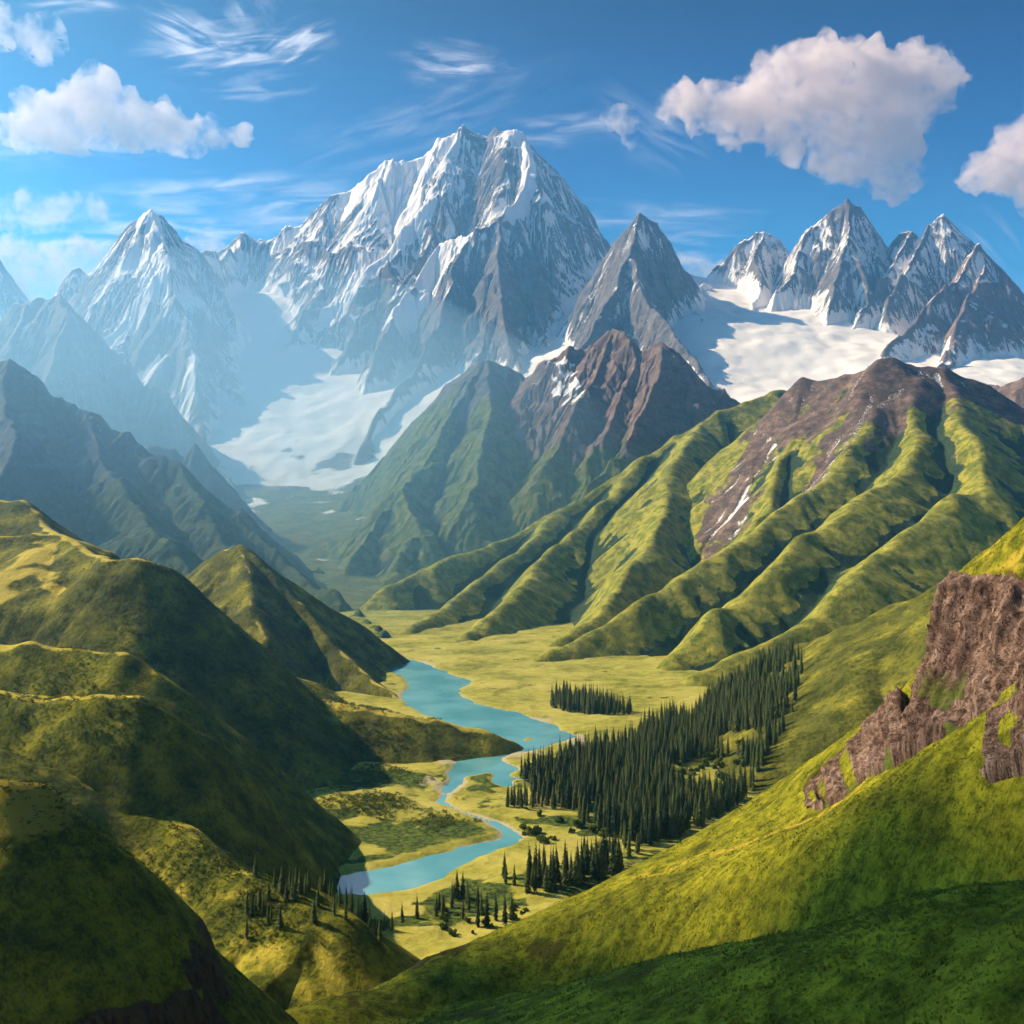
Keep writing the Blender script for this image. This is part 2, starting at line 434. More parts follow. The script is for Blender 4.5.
# ------------------------------------------------------------------ mountains
def massif(name, label, ridges, dx, mat, pad=500, K=.02, n=12, noise=(18, 260), warp=(25, 300), snow=None, grass=None, smooth=0.0, diff=0.0,
           sink=30, seed=1, fields=(), kind='structure', base=None, scrub=0):  # scrub: strength of the shade painted into hollows
    rd = []
    for r in ridges:
        rd.append((r[0], r[1], r[2] if len(r) > 2 else 0.0))
    ap = np.vstack([r[0] for r in rd])
    x0, y0 = ap[:, 0].min() - pad, ap[:, 1].min() - pad
    x1, y1 = ap[:, 0].max() + pad, ap[:, 1].max() + pad
    X, Y = grid_xy(x0, x1, y0, y1, dx)
    wx = X + warp[0] * fbm(X / warp[1], Y / warp[1], seed + 100, 3); wy = Y + warp[0] * fbm(X / warp[1] + 9, Y / warp[1], seed + 200, 3)
    h = tents(wx, wy, rd, smooth)
    qx = X + .35 * noise[1] * fbm(X / noise[1] * .8, Y / noise[1] * .8, seed + 55, 3)
    h = h + noise[0] * (ridged(qx / noise[1], Y / noise[1], seed, 7, .55) - 1.1)
    g = ground_z(X, Y) if base is None else np.full(X.shape, float(base))
    h = np.maximum(h, g - sink)
    if n:
        h, acc = erode(h, n, K, diff=diff)
        h = np.maximum(h, g - sink - 5)
    else:
        acc = np.zeros(X.shape)
    h = h + (noise[0] * .10) * fbm(X / (noise[1] * .18), Y / (noise[1] * .18), seed + 77, 4) * sst(0, 40, h - g)
    gx, gy = grad(blur(h, 1), dx)
    s = np.hypot(gx, gy)
    cv = (.35 * (blur(h, 3) - h) + .9 * (blur(h, 14) - blur(h, 3))) / dx
    at = dict(snow=np.zeros(X.shape), grass=np.zeros(X.shape), scrub=np.zeros(X.shape))
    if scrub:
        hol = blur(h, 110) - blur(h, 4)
        at['scrub'] = scrub * sst(.15, 1.3, hol / (hol.std() + 1e-6) + .9 * fbm(X / 160, Y / 160, seed + 31, 5))  # hollows masked for dark colour that imitates their shade
    nz = fbm(X / (dx * 40), Y / (dx * 40), seed + 7, 6)
    if snow is not None: at['snow'] = snow(h, s, cv, acc, nz, X, Y, gx)
    if snow is not None:
        at['snow'] = at['snow'] + .75 * (1 - sst(10, 150, h - g + 110 * nz)) * sst(560, 900, g)
    if grass is not None: at['grass'] = grass(h, s, cv, acc, nz, X, Y, gx)
    for line, wid, amt in fields:
        d, zz, sd, sa = seg_dist(X + 40 * nz, Y + 40 * fbm(X / 200, Y / 200, seed + 3, 4), line)
        if amt < 0:        # bare rock, its dark colour also standing in for a shaded face
            dq = d + .45 * wid * fbm(X / 70, Y / 70, seed + 19, 5)
            at['grass'] = np.minimum(at['grass'], .12 + 1.0 * sst(wid * .35, wid * 1.25, dq)); at['scrub'] = at['scrub'] * sst(wid * .5, wid, dq)
            at['snow'] = np.maximum(at['snow'], (1 - sst(wid * .5, wid, dq)) * (.18 + 1.6 * np.clip(cv, 0, .2) + .30 * nz))
            continue
        key = 'snow'
        at[key] = np.maximum(at[key], min(abs(amt), 1.1) * (1 - sst(wid * .6, wid * 1.1, d)) * np.where(abs(amt) > 1.5, 1, 1 - sst(1.2, 1.9, s)))
    keep = h > g - sink + 8
    o = grid_mesh(name, X, Y, h, mat, at, keep)
    tag(o, label, kind=kind)
    SURF.append((x0, y0, dx, h))
    return o

def snow_alp(z0, dz, amt=1.0, s0=1.0):
    def f(h, s, cv, acc, nz, X, Y, gx):
        v = .03 + .50 * sst(z0 - 100, z0 + dz * .9, h + 150 * nz) + .24 * np.clip(cv * 3, -1, 1) + .02 * (acc - 2) + .45 * (1 - sst(.7 * s0, 1.35 * s0, s)) * sst(z0 - 400, z0 + dz * .3, h) + .34 * nz
        return amt * v
    return f

massif('far_peak', 'hazy blue snow peak at the far edge beside the sunlit clouds',
       [(pts((-90, 225, 11.7), (-40, 235, 11.6), (-8, 250, 11.5), (0, 264, 11.5), (12, 290, 11.4), (22, 298, 11.3), (40, 312, 11.2), (60, 350, 11)), 1.46)],
       14, M_HIGH, pad=900, snow=snow_alp(1500, 900), seed=3)

massif('main_peak', 'tallest snow capped mountain with bright snowfields on its shoulder',
       [(pts((212, 262, 10.9), (228, 248, 10.8), (240, 238, 10.8), (262, 236, 10.8), (276, 238, 10.8), (300, 226, 10.7), (314, 207, 10.65), (330, 190, 10.6), (350, 188, 10.6), (372, 170, 10.5), (386, 161, 10.5),
             (425, 151, 10.5), (445, 138, 10.4), (461, 128, 10.4), (475, 134, 10.45), (488, 138, 10.45), (500, 130, 10.3), (515, 123, 10.2), (524, 126, 10.2), (535, 144, 10.3),
             (555, 168, 10.4), (568, 184, 10.5), (580, 205, 10.6), (590, 226, 10.7), (602, 236, 10.8), (616, 246, 10.9), (640, 300, 11.1)), 1.60),
        (pts((523, 126, 10.2), (529, 150, 9.95), (531, 160, 9.85), (523, 190, 9.65), (510, 205, 9.45), (498, 216, 9.3)), (1.66, 1.66)),
        (pts((461, 128, 10.4), (447, 150, 10.2), (425, 190, 10.0), (424, 212, 9.85), (400, 232, 9.7), (385, 250, 9.6), (362, 275, 9.5), (335, 298, 9.4), (318, 312, 9.3)), (1.20, 1.60)),
        (pts((386, 161, 10.5), (378, 190, 10.25), (372, 215, 10.1), (352, 245, 9.9), (330, 270, 9.8)), 1.33),
        (pts((424, 212, 9.85), (432, 228, 9.6), (415, 262, 9.3), (395, 292, 9.1), (372, 318, 8.9), (350, 345, 8.7), (330, 382, 8.5)), 1.66),
        (pts((335, 298, 9.4), (305, 312, 9.25), (296, 330, 9.1)), 1.73),
        (pts((568, 184, 10.5), (566, 225, 10.1), (572, 262, 9.9), (566, 285, 9.7)), 1.73)],
       10, M_HIGH, pad=700, K=.02, n=12, noise=(80, 700), snow=snow_alp(1500, 1400, 1.0, 1.15), seed=11,
       fields=[(pts((355, 192, 10.5), (395, 160, 10.4), (440, 148, 10.3)), 210, 1.6), (pts((398, 170, 10.3), (398, 200, 10.05), (412, 216, 9.85)), 230, 1.6),
               (pts((408, 222, 9.8), (385, 245, 9.65), (355, 276, 9.5), (330, 296, 9.3)), 130, 1.6), (pts((345, 235, 9.95), (372, 205, 10.15), (390, 185, 10.25)), 110, 1.6),
               (pts((300, 232, 10.6), (275, 242, 10.7)), 60, 1.6), (pts((500, 132, 10.2), (523, 127, 10.12), (528, 150, 9.9), (524, 185, 9.62), (510, 204, 9.4)), 85, 1.6),
               (pts((548, 225, 10.1), (556, 245, 9.9)), 130, 1.2), (pts((535, 250, 9.6), (560, 290, 9.4)), 70, 1.1)])

massif('dark_buttress', 'dark rocky buttress below the main summit with a bright snow shelf on its left',
       [(pts((440, 246, 9.35), (458, 238, 9.3), (470, 238, 9.2), (478, 227, 9.2), (488, 224, 9.2), (500, 215, 9.25), (512, 222, 9.2), (525, 243, 9.1), (540, 268, 9.0), (555, 300, 8.9), (560, 318, 8.8)), 1.80),
        (pts((470, 238, 9.2), (455, 265, 8.95), (448, 290, 8.75), (440, 320, 8.5), (425, 350, 8.2), (405, 375, 7.9), (385, 400, 7.6), (372, 430, 7.3), (358, 455, 7.0)), 1.73),
        (pts((440, 246, 9.35), (420, 268, 9.2), (400, 296, 9.0), (388, 330, 8.6), (378, 352, 8.35), (362, 395, 8.0), (356, 425, 7.7)), 1.73),
        (pts((500, 215, 9.25), (498, 260, 8.8), (500, 300, 8.4), (508, 340, 8.0), (520, 370, 7.6)), 1.60),
        (pts((540, 268, 9.0), (535, 310, 8.6), (548, 335, 8.4), (545, 352, 8.2)), 1.73)],
       9, M_HIGH, pad=450, K=.022, n=12, noise=(60, 520), snow=snow_alp(1700, 1500, .85, 1.1), seed=17,
       fields=[(pts((464, 242, 9.25), (438, 250, 9.22), (416, 276, 9.08), (398, 304, 8.9)), 150, 1.6)])

massif('pyramid_peak', 'sharp pyramid shaped snow streaked peak on the left of the glacier valley',
       [(pts((152, 207, 9.5), (140, 217, 9.55), (122, 236, 9.7), (101, 267, 9.9), (86, 271, 10), (72, 269, 10), (62, 288, 10.1), (40, 332, 10.3)), 1.53),
        (pts((152, 207, 9.5), (165, 218, 9.55), (180, 233, 9.7), (195, 246, 9.8), (204, 254, 9.9), (212, 250, 10.1), (220, 256, 10.3), (228, 250, 10.6)), 1.60),
        (pts((152, 207, 9.5), (159, 225, 9.3), (163, 245, 9.1), (170, 262, 8.9), (172, 290, 8.65), (186, 320, 8.35), (194, 352, 8.1), (198, 395, 7.7), (204, 440, 7.3), (212, 470, 7.0)), (1.33, 1.60)),
        (pts((186, 320, 8.35), (212, 346, 8.3), (236, 384, 8.1), (262, 420, 7.8), (292, 448, 7.5), (318, 476, 7.1), (335, 500, 6.7)), (1.20, 1.46)),
        (pts((170, 262, 8.9), (140, 305, 8.75), (105, 338, 8.6), (80, 380, 8.3)), 1.33),
        (pts((195, 246, 9.8), (215, 280, 9.5), (232, 310, 9.3), (235, 335, 9.1)), 1.60)],
       9, M_HIGH, pad=600, K=.022, n=12, noise=(60, 560), snow=snow_alp(900, 1500, 1.0, 1.1), seed=23,
       fields=[(pts((140, 216, 9.5), (153, 208, 9.45), (158, 240, 9.15), (146, 272, 8.95)), 75, 1.6), (pts((166, 266, 8.88), (140, 302, 8.72), (108, 336, 8.55)), 80, 1.6), (pts((150, 352, 8.2), (135, 362, 8.1)), 110, 1.6), (pts((196, 340, 8.1), (185, 390, 7.7), (170, 425, 7.3)), 60, 1.6)])

massif('hazy_peak', 'pale blue hazy jagged peak in front of the sharp pyramid peak',
       [(pts((-60, 345, 7.8), (-20, 338, 7.7), (0, 330, 7.6), (14, 306, 7.5), (28, 300, 7.5), (45, 301, 7.45), (56, 291, 7.4), (62, 289, 7.4), (70, 304, 7.4), (80, 320, 7.4), (100, 337, 7.35), (115, 352, 7.3), (130, 368, 7.2),
             (142, 378, 7.1), (165, 395, 6.95), (185, 420, 6.8), (215, 460, 6.5), (245, 500, 6.1)), 1.33),
        (pts((62, 289, 7.4), (66, 330, 7.0), (50, 370, 6.7)), 1.46), (pts((28, 300, 7.5), (10, 350, 7.0)), 1.46)],
       9, M_HIGH, pad=500, K=.035, n=12, noise=(45, 420), snow=snow_alp(900, 1400, .75), seed=29)

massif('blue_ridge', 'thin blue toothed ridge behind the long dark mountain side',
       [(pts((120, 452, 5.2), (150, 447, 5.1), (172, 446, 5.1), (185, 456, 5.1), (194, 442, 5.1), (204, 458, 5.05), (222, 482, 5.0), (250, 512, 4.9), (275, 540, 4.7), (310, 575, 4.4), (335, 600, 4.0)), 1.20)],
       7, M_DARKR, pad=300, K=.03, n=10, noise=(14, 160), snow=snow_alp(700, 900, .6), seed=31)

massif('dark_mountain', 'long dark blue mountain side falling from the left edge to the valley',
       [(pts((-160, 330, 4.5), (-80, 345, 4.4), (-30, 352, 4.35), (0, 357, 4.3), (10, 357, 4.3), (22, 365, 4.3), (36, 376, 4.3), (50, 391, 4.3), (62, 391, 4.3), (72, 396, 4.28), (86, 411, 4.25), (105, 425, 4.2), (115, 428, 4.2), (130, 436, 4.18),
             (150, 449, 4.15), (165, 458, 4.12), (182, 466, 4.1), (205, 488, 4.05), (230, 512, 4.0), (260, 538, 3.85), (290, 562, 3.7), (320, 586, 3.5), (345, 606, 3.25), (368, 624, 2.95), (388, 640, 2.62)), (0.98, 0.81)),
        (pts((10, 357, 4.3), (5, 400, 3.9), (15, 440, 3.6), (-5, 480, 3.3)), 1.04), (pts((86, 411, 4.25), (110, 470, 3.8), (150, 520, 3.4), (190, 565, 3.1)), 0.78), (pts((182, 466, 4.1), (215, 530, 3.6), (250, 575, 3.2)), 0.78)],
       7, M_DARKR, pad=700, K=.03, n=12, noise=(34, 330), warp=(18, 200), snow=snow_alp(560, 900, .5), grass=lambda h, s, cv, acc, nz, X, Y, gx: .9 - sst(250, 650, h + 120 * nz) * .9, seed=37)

massif('needle_peak', 'steep dark needle topped pyramid peak right of the main summit',
       [(pts((580, 330, 8.6), (590, 290, 8.6), (604, 253, 8.6), (618, 236, 8.55), (632, 220, 8.5), (640, 211, 8.5), (643, 213, 8.5), (650, 221, 8.5), (660, 232, 8.55), (672, 250, 8.6), (684, 267, 8.7), (697, 279, 8.9), (708, 281, 9.2)), 1.75),
        (pts((640, 211, 8.5), (636, 228, 8.3), (630, 250, 8.1), (638, 280, 7.8), (650, 310, 7.5), (675, 330, 7.2), (698, 362, 6.9), (712, 392, 6.6)), (1.62, 1.75)),
        (pts((630, 250, 8.1), (612, 290, 7.8), (598, 318, 7.5), (582, 345, 7.2)), 1.62), (pts((684, 267, 8.7), (690, 300, 8.2), (705, 320, 7.9)), 1.62)],
       9, M_HIGH, pad=450, K=.022, n=12, noise=(50, 460), snow=snow_alp(1500, 1300, .9, 1.2), seed=41,
       fields=[(pts((660, 300, 7.8), (672, 318, 7.5)), 60, 1.0), (pts((612, 285, 7.9), (620, 296, 7.8)), 40, 1.2)])

massif('round_peak', 'grey rounded snow dusted peak between two sharper summits',
       [(pts((690, 300, 9.5), (705, 283, 9.5), (715, 271, 9.5), (730, 254, 9.5), (745, 239, 9.5), (757, 229, 9.5), (766, 227, 9.5), (777, 234, 9.5), (785, 246, 9.5), (796, 268, 9.6), (808, 300, 9.7)), 1.62),
        (pts((762, 228, 9.5), (755, 260, 9.1), (760, 290, 8.7), (750, 315, 8.3)), 1.62)],
       10, M_HIGH, pad=450, K=.035, n=12, noise=(45, 420), snow=snow_alp(1300, 1200, 1.05, 1.2), seed=43)

massif('broad_peak', 'broad light streaked rocky peak above the right hand glacier',
       [(pts((770, 300, 9.2), (784, 272, 9.2), (795, 250, 9.15), (805, 233, 9.1), (815, 221, 9.05), (832, 211, 9.0), (848, 202, 9.0), (856, 207, 9.0), (870, 224, 9.05), (882, 240, 9.1), (892, 262, 9.2)), 1.62),
        (pts((850, 204, 9.0), (846, 240, 8.6), (836, 280, 8.3), (826, 320, 8.0), (805, 352, 7.7)), 1.62),
        (pts((812, 225, 9.05), (795, 262, 8.8), (775, 300, 8.5), (766, 328, 8.2)), 1.50), (pts((846, 240, 8.6), (868, 280, 8.3), (870, 320, 8.0)), 1.62)],
       9, M_HIGH, pad=450, K=.022, n=12, noise=(55, 480), snow=snow_alp(1100, 1500, 1.0, 1.2), seed=47)

massif('twin_peak', 'double topped pale rock peak with parallel ribs near the right edge',
       [(pts((880, 270, 8.9), (892, 240, 8.9), (900, 232, 8.85), (911, 232, 8.8), (918, 240, 8.8), (928, 226, 8.8), (938, 216, 8.8), (945, 212, 8.8), (956, 224, 8.8), (968, 240, 8.8), (980, 262, 8.9), (1010, 320, 9)), 1.69),
        (pts((911, 232, 8.8), (882, 275, 8.4), (862, 308, 8.1), (846, 340, 7.8), (832, 366, 7.5)), (1.50, 1.62)), (pts((928, 226, 8.8), (905, 270, 8.4), (885, 310, 8.0)), 1.62)],
       9, M_HIGH, pad=420, K=.022, n=12, noise=(50, 460), snow=snow_alp(1200, 1500, 1.0, 1.2), seed=53)

massif('edge_peak', 'rust tinted rocky peak at the right edge with a dark blue right face',
       [(pts((966, 262, 8.05), (977, 246, 8.0), (985, 254, 8.0), (1000, 269, 8.0), (1015, 284, 8.0), (1030, 299, 8.0), (1060, 330, 8.0), (1120, 380, 8.0)), 1.50),
        (pts((977, 246, 8.0), (952, 280, 7.7), (926, 306, 7.5), (900, 334, 7.2), (874, 360, 7.0), (850, 385, 6.7)), (1.38, 1.50)),
        (pts((985, 254, 8.0), (976, 288, 7.6), (960, 318, 7.3), (948, 345, 7.0), (942, 372, 6.7)), (1.25, 1.50))],
       8, M_BROWN, pad=450, K=.022, n=12, noise=(45, 420), snow=snow_alp(1200, 1500, .85, 1.1), seed=59,
       fields=[(pts((935, 320, 7.4), (900, 350, 7.1)), 45, 1.0), (pts((880, 362, 6.9), (868, 366, 6.9)), 60, 1.2)])

massif('brown_mountain', 'brown ribbed rock mountain with a green foot in the middle distance',
       [(pts((525, 392, 5.8), (535, 372, 5.75), (546, 360, 5.7), (566, 350, 5.7), (585, 344, 5.7), (600, 333, 5.7), (612, 326, 5.7), (625, 334, 5.6), (640, 349, 5.55), (655, 349, 5.5), (663, 345, 5.45), (672, 351, 5.45), (690, 371, 5.45), (706, 386, 5.45),
             (722, 391, 5.4), (742, 402, 5.4), (770, 430, 5.3)), 1.15),
        (pts((663, 345, 5.45), (655, 380, 5.2), (640, 420, 5.0), (612, 460, 4.75), (588, 484, 4.6)), (1.03, 1.26)), (pts((612, 326, 5.7), (592, 380, 5.4), (566, 425, 5.1), (548, 458, 4.9)), 1.15),
        (pts((640, 349, 5.55), (622, 392, 5.25), (600, 440, 4.95)), 1.15)],
       6, M_BROWN, pad=350, K=.022, n=12, noise=(36, 300), warp=(14, 160), snow=snow_alp(900, 900, .62), grass=lambda h, s, cv, acc, nz, X, Y, gx: 1.0 - sst(430, 700, h + 160 * nz), seed=61,
       fields=[(pts((560, 395, 5.6), (575, 420, 5.4)), 60, 1.0)])

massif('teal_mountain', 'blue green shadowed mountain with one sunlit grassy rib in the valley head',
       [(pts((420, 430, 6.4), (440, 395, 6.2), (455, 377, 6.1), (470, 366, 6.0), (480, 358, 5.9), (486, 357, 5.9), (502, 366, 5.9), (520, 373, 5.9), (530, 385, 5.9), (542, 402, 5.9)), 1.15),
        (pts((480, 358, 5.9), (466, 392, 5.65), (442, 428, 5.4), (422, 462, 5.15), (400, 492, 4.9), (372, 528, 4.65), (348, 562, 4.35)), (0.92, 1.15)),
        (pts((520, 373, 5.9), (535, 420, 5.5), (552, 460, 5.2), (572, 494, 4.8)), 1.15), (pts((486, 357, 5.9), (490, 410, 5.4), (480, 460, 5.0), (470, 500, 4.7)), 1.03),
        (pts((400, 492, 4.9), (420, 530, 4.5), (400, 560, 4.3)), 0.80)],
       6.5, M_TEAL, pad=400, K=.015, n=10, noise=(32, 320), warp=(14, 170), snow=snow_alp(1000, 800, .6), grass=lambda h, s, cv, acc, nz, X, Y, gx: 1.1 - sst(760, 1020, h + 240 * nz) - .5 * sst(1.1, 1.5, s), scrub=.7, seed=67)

massif('rust_ridge', 'small rust coloured ridge with snow patches at the right edge',
       [(pts((935, 372, 4.9), (950, 376, 4.8), (970, 384, 4.75), (1000, 385, 4.6), (1024, 378, 4.5), (1060, 368, 4.5), (1110, 366, 4.5)), 1.03)],
       6, M_BROWN, pad=300, K=.03, n=10, noise=(12, 120), snow=snow_alp(700, 600, .7), grass=None, seed=71)

massif('back_ridge', 'long sunlit green ridge descending toward the valley head behind the green mountain',
       [(pts((800, 392, 4.5), (770, 392, 4.4), (742, 398, 4.35), (716, 412, 4.3), (690, 428, 4.25), (655, 450, 4.15), (640, 458, 4.1), (600, 487, 4.0), (560, 511, 3.9), (520, 532, 3.8), (470, 551, 3.65), (420, 568, 3.5), (388, 585, 3.4)), (1.00, 0.78), 10),
        (pts((700, 425, 4.25), (680, 452, 3.8), (668, 475, 3.55), (662, 505, 3.35), (650, 540, 3.1), (628, 575, 2.85), (600, 605, 2.65), (560, 635, 2.45)), (0.88, 0.94), 11),
        (pts((640, 458, 4.1), (600, 508, 3.7), (560, 546, 3.4), (525, 582, 3.05), (492, 615, 2.75), (462, 640, 2.5), (436, 655, 2.35)), (0.75, 1.00), 11),
        (pts((560, 511, 3.9), (520, 548, 3.55), (480, 580, 3.25), (440, 610, 2.95), (410, 630, 2.7)), (0.69, 0.88), 11)],
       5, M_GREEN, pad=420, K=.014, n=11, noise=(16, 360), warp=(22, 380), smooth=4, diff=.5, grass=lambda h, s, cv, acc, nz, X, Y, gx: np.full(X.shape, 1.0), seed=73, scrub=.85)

massif('green_mountain', 'large green mountain with a rust and snow streaked summit and long sunlit ribs',
       [(pts((740, 470, 3.75), (755, 445, 3.72), (766, 431, 3.7), (776, 415, 3.65), (788, 393, 3.6), (802, 379, 3.6), (815, 382, 3.58), (840, 372, 3.5), (862, 367, 3.45), (880, 358, 3.4), (897, 356, 3.4), (915, 360, 3.4), (950, 369, 3.4), (985, 386, 3.4),
             (1024, 411, 3.4), (1080, 445, 3.4), (1150, 470, 3.4)), 0.94),
        (pts((897, 356, 3.4), (886, 392, 3.3), (872, 420, 3.2), (850, 450, 3.08), (820, 480, 2.95), (780, 510, 2.8), (740, 540, 2.65), (690, 570, 2.5), (640, 600, 2.38), (600, 626, 2.3), (556, 652, 2.22)), (0.78, 0.94), 11),
        (pts((915, 360, 3.4), (912, 395, 3.25), (918, 425, 3.1), (905, 465, 2.85), (860, 497, 2.65), (805, 540, 2.45), (765, 575, 2.3), (722, 612, 2.17), (680, 648, 2.08)), (0.75, 0.98), 11),
        (pts((950, 369, 3.4), (962, 410, 3.15), (976, 445, 2.9), (984, 490, 2.6), (945, 502, 2.5), (895, 538, 2.33), (852, 578, 2.15), (805, 612, 2.03), (750, 645, 1.95), (700, 668, 1.9)), (0.75, 1.00), 11),
          (pts((802, 379, 3.6), (790, 430, 3.4), (775, 470, 3.2), (765, 510, 3.0), (745, 535, 2.8)), 1.06),
        (pts((1024, 411, 3.4), (1040, 470, 2.9), (1050, 530, 2.4), (1000, 590, 2.0)), 0.88)],
       5, M_GREEN, pad=400, K=.014, n=11, noise=(19, 360), warp=(24, 380), smooth=4, diff=.45,
       snow=lambda h, s, cv, acc, nz, X, Y, gx: sst(560, 760, h) * (.18 + .35 * np.clip(cv * 6, -1, 1) + .07 * (acc - 2) + .25 * nz),
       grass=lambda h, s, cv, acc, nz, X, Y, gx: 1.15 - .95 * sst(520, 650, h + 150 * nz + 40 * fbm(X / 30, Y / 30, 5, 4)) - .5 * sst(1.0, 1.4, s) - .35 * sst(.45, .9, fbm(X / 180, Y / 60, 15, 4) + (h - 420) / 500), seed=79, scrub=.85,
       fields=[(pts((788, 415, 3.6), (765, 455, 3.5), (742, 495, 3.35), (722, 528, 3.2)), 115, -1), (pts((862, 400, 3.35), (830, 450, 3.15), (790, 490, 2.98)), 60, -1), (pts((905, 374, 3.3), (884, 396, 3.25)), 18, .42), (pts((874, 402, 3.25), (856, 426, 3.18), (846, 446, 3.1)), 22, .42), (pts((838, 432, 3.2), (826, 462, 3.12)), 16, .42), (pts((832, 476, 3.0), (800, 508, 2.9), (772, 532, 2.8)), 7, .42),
               (pts((862, 380, 3.4), (846, 398, 3.35)), 17, .42)])
# ------------------------------------------------------------------ hills: smooth grass over fine folds
def hill(name, label, ridges, dx, mat, pad, smooth=6, noise=(5, 90), warp=(8, 120), base=-6, K=.012, n=8, diff=.5, seed=1, dry=None, bare=None, extra=None, clip=None):
    rd = [(r[0], r[1], r[2] if len(r) > 2 else 12.0) for r in ridges]
    ap = np.vstack([r[0] for r in rd])
    px0, px1, py0, py1 = pad if isinstance(pad, tuple) else (pad,) * 4
    x0, y0 = ap[:, 0].min() - px0, ap[:, 1].min() - py0
    x1, y1 = ap[:, 0].max() + px1, ap[:, 1].max() + py1
    X, Y = grid_xy(x0, x1, y0, y1, dx)
    wx = X + warp[0] * fbm(X / warp[1], Y / warp[1], seed + 100, 3); wy = Y + warp[0] * fbm(X / warp[1] + 9, Y / warp[1], seed + 200, 3)
    h = tents(wx, wy, rd, smooth)
    if extra is not None: h = extra(h, X, Y)
    h = h + noise[0] * fbm(X / noise[1], Y / noise[1], seed, 5)
    h = np.maximum(h, base)
    acc = np.zeros(X.shape)
    if n:
        h, acc = erode(h, n, K, diff=diff)
    gx, gy = grad(blur(h, 2), dx); s = np.hypot(gx, gy)
    nz = fbm(X / 40, Y / 40, seed + 7, 5)
    cv = (blur(h, 6) - h) / dx
    at = dict(dry=dry(h, s, cv, acc, nz, X, Y) if dry else np.zeros(X.shape), bare=bare(h, s, cv, acc, nz, X, Y) if bare else np.zeros(X.shape))
    o = grid_mesh(name, X, Y, h, mat, at, h > base + 1.0)
    tag(o, label, kind='structure')
    SURF.append((x0, y0, dx, h))
    return o

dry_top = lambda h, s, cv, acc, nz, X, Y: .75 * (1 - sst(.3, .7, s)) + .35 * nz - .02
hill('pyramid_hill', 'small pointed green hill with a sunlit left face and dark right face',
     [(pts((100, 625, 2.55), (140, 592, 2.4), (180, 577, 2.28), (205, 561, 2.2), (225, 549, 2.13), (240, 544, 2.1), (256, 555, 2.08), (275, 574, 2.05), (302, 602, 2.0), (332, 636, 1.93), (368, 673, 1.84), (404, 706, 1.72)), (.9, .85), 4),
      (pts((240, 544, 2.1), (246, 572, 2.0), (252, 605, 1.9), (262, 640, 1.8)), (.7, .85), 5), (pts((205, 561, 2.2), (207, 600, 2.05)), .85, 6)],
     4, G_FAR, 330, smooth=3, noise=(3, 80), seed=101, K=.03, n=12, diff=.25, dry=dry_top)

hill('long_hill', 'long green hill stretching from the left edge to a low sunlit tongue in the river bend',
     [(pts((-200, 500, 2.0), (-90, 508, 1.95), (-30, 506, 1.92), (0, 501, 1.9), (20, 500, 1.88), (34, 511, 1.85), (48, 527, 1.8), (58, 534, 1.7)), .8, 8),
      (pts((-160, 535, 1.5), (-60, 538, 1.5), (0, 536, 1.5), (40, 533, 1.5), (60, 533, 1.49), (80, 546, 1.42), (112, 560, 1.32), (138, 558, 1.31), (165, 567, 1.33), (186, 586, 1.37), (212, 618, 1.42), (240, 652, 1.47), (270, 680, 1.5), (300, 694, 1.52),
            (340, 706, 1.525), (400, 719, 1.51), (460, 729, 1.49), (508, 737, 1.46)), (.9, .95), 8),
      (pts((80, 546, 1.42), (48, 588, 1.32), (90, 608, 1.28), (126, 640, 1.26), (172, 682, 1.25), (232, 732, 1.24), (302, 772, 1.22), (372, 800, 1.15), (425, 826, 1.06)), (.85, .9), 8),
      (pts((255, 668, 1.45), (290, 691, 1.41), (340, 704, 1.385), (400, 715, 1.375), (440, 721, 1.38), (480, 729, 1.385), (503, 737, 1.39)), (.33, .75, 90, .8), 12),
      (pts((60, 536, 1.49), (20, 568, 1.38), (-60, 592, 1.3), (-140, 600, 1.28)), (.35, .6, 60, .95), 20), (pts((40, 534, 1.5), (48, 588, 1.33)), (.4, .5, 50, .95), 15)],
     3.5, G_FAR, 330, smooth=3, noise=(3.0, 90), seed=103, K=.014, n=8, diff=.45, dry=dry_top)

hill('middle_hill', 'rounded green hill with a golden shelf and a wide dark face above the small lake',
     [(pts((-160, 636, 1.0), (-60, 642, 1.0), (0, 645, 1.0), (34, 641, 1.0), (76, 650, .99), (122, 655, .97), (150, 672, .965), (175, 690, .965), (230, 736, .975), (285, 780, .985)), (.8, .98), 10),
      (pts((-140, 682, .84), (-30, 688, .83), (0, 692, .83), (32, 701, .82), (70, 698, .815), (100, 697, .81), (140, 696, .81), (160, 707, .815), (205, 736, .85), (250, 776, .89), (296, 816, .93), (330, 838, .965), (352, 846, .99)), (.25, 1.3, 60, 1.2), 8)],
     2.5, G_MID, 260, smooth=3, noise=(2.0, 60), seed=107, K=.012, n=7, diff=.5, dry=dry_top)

hill('front_hill', 'bright green shrub dotted hill shoulder between the two dark left slopes',
     [(pts((-120, 748, .76), (-30, 750, .75), (0, 754, .75), (50, 772, .76), (90, 783, .78), (112, 790, .78), (142, 806, .765), (182, 831, .74), (222, 856, .71), (262, 880, .685), (300, 898, .66), (340, 916, .64)), (.8, .55), 10)],
     2.0, G_MID, 220, smooth=4, noise=(2, 50), seed=109, K=.012, n=7, diff=.5, dry=lambda h, s, cv, acc, nz, X, Y: .30 + .4 * nz)

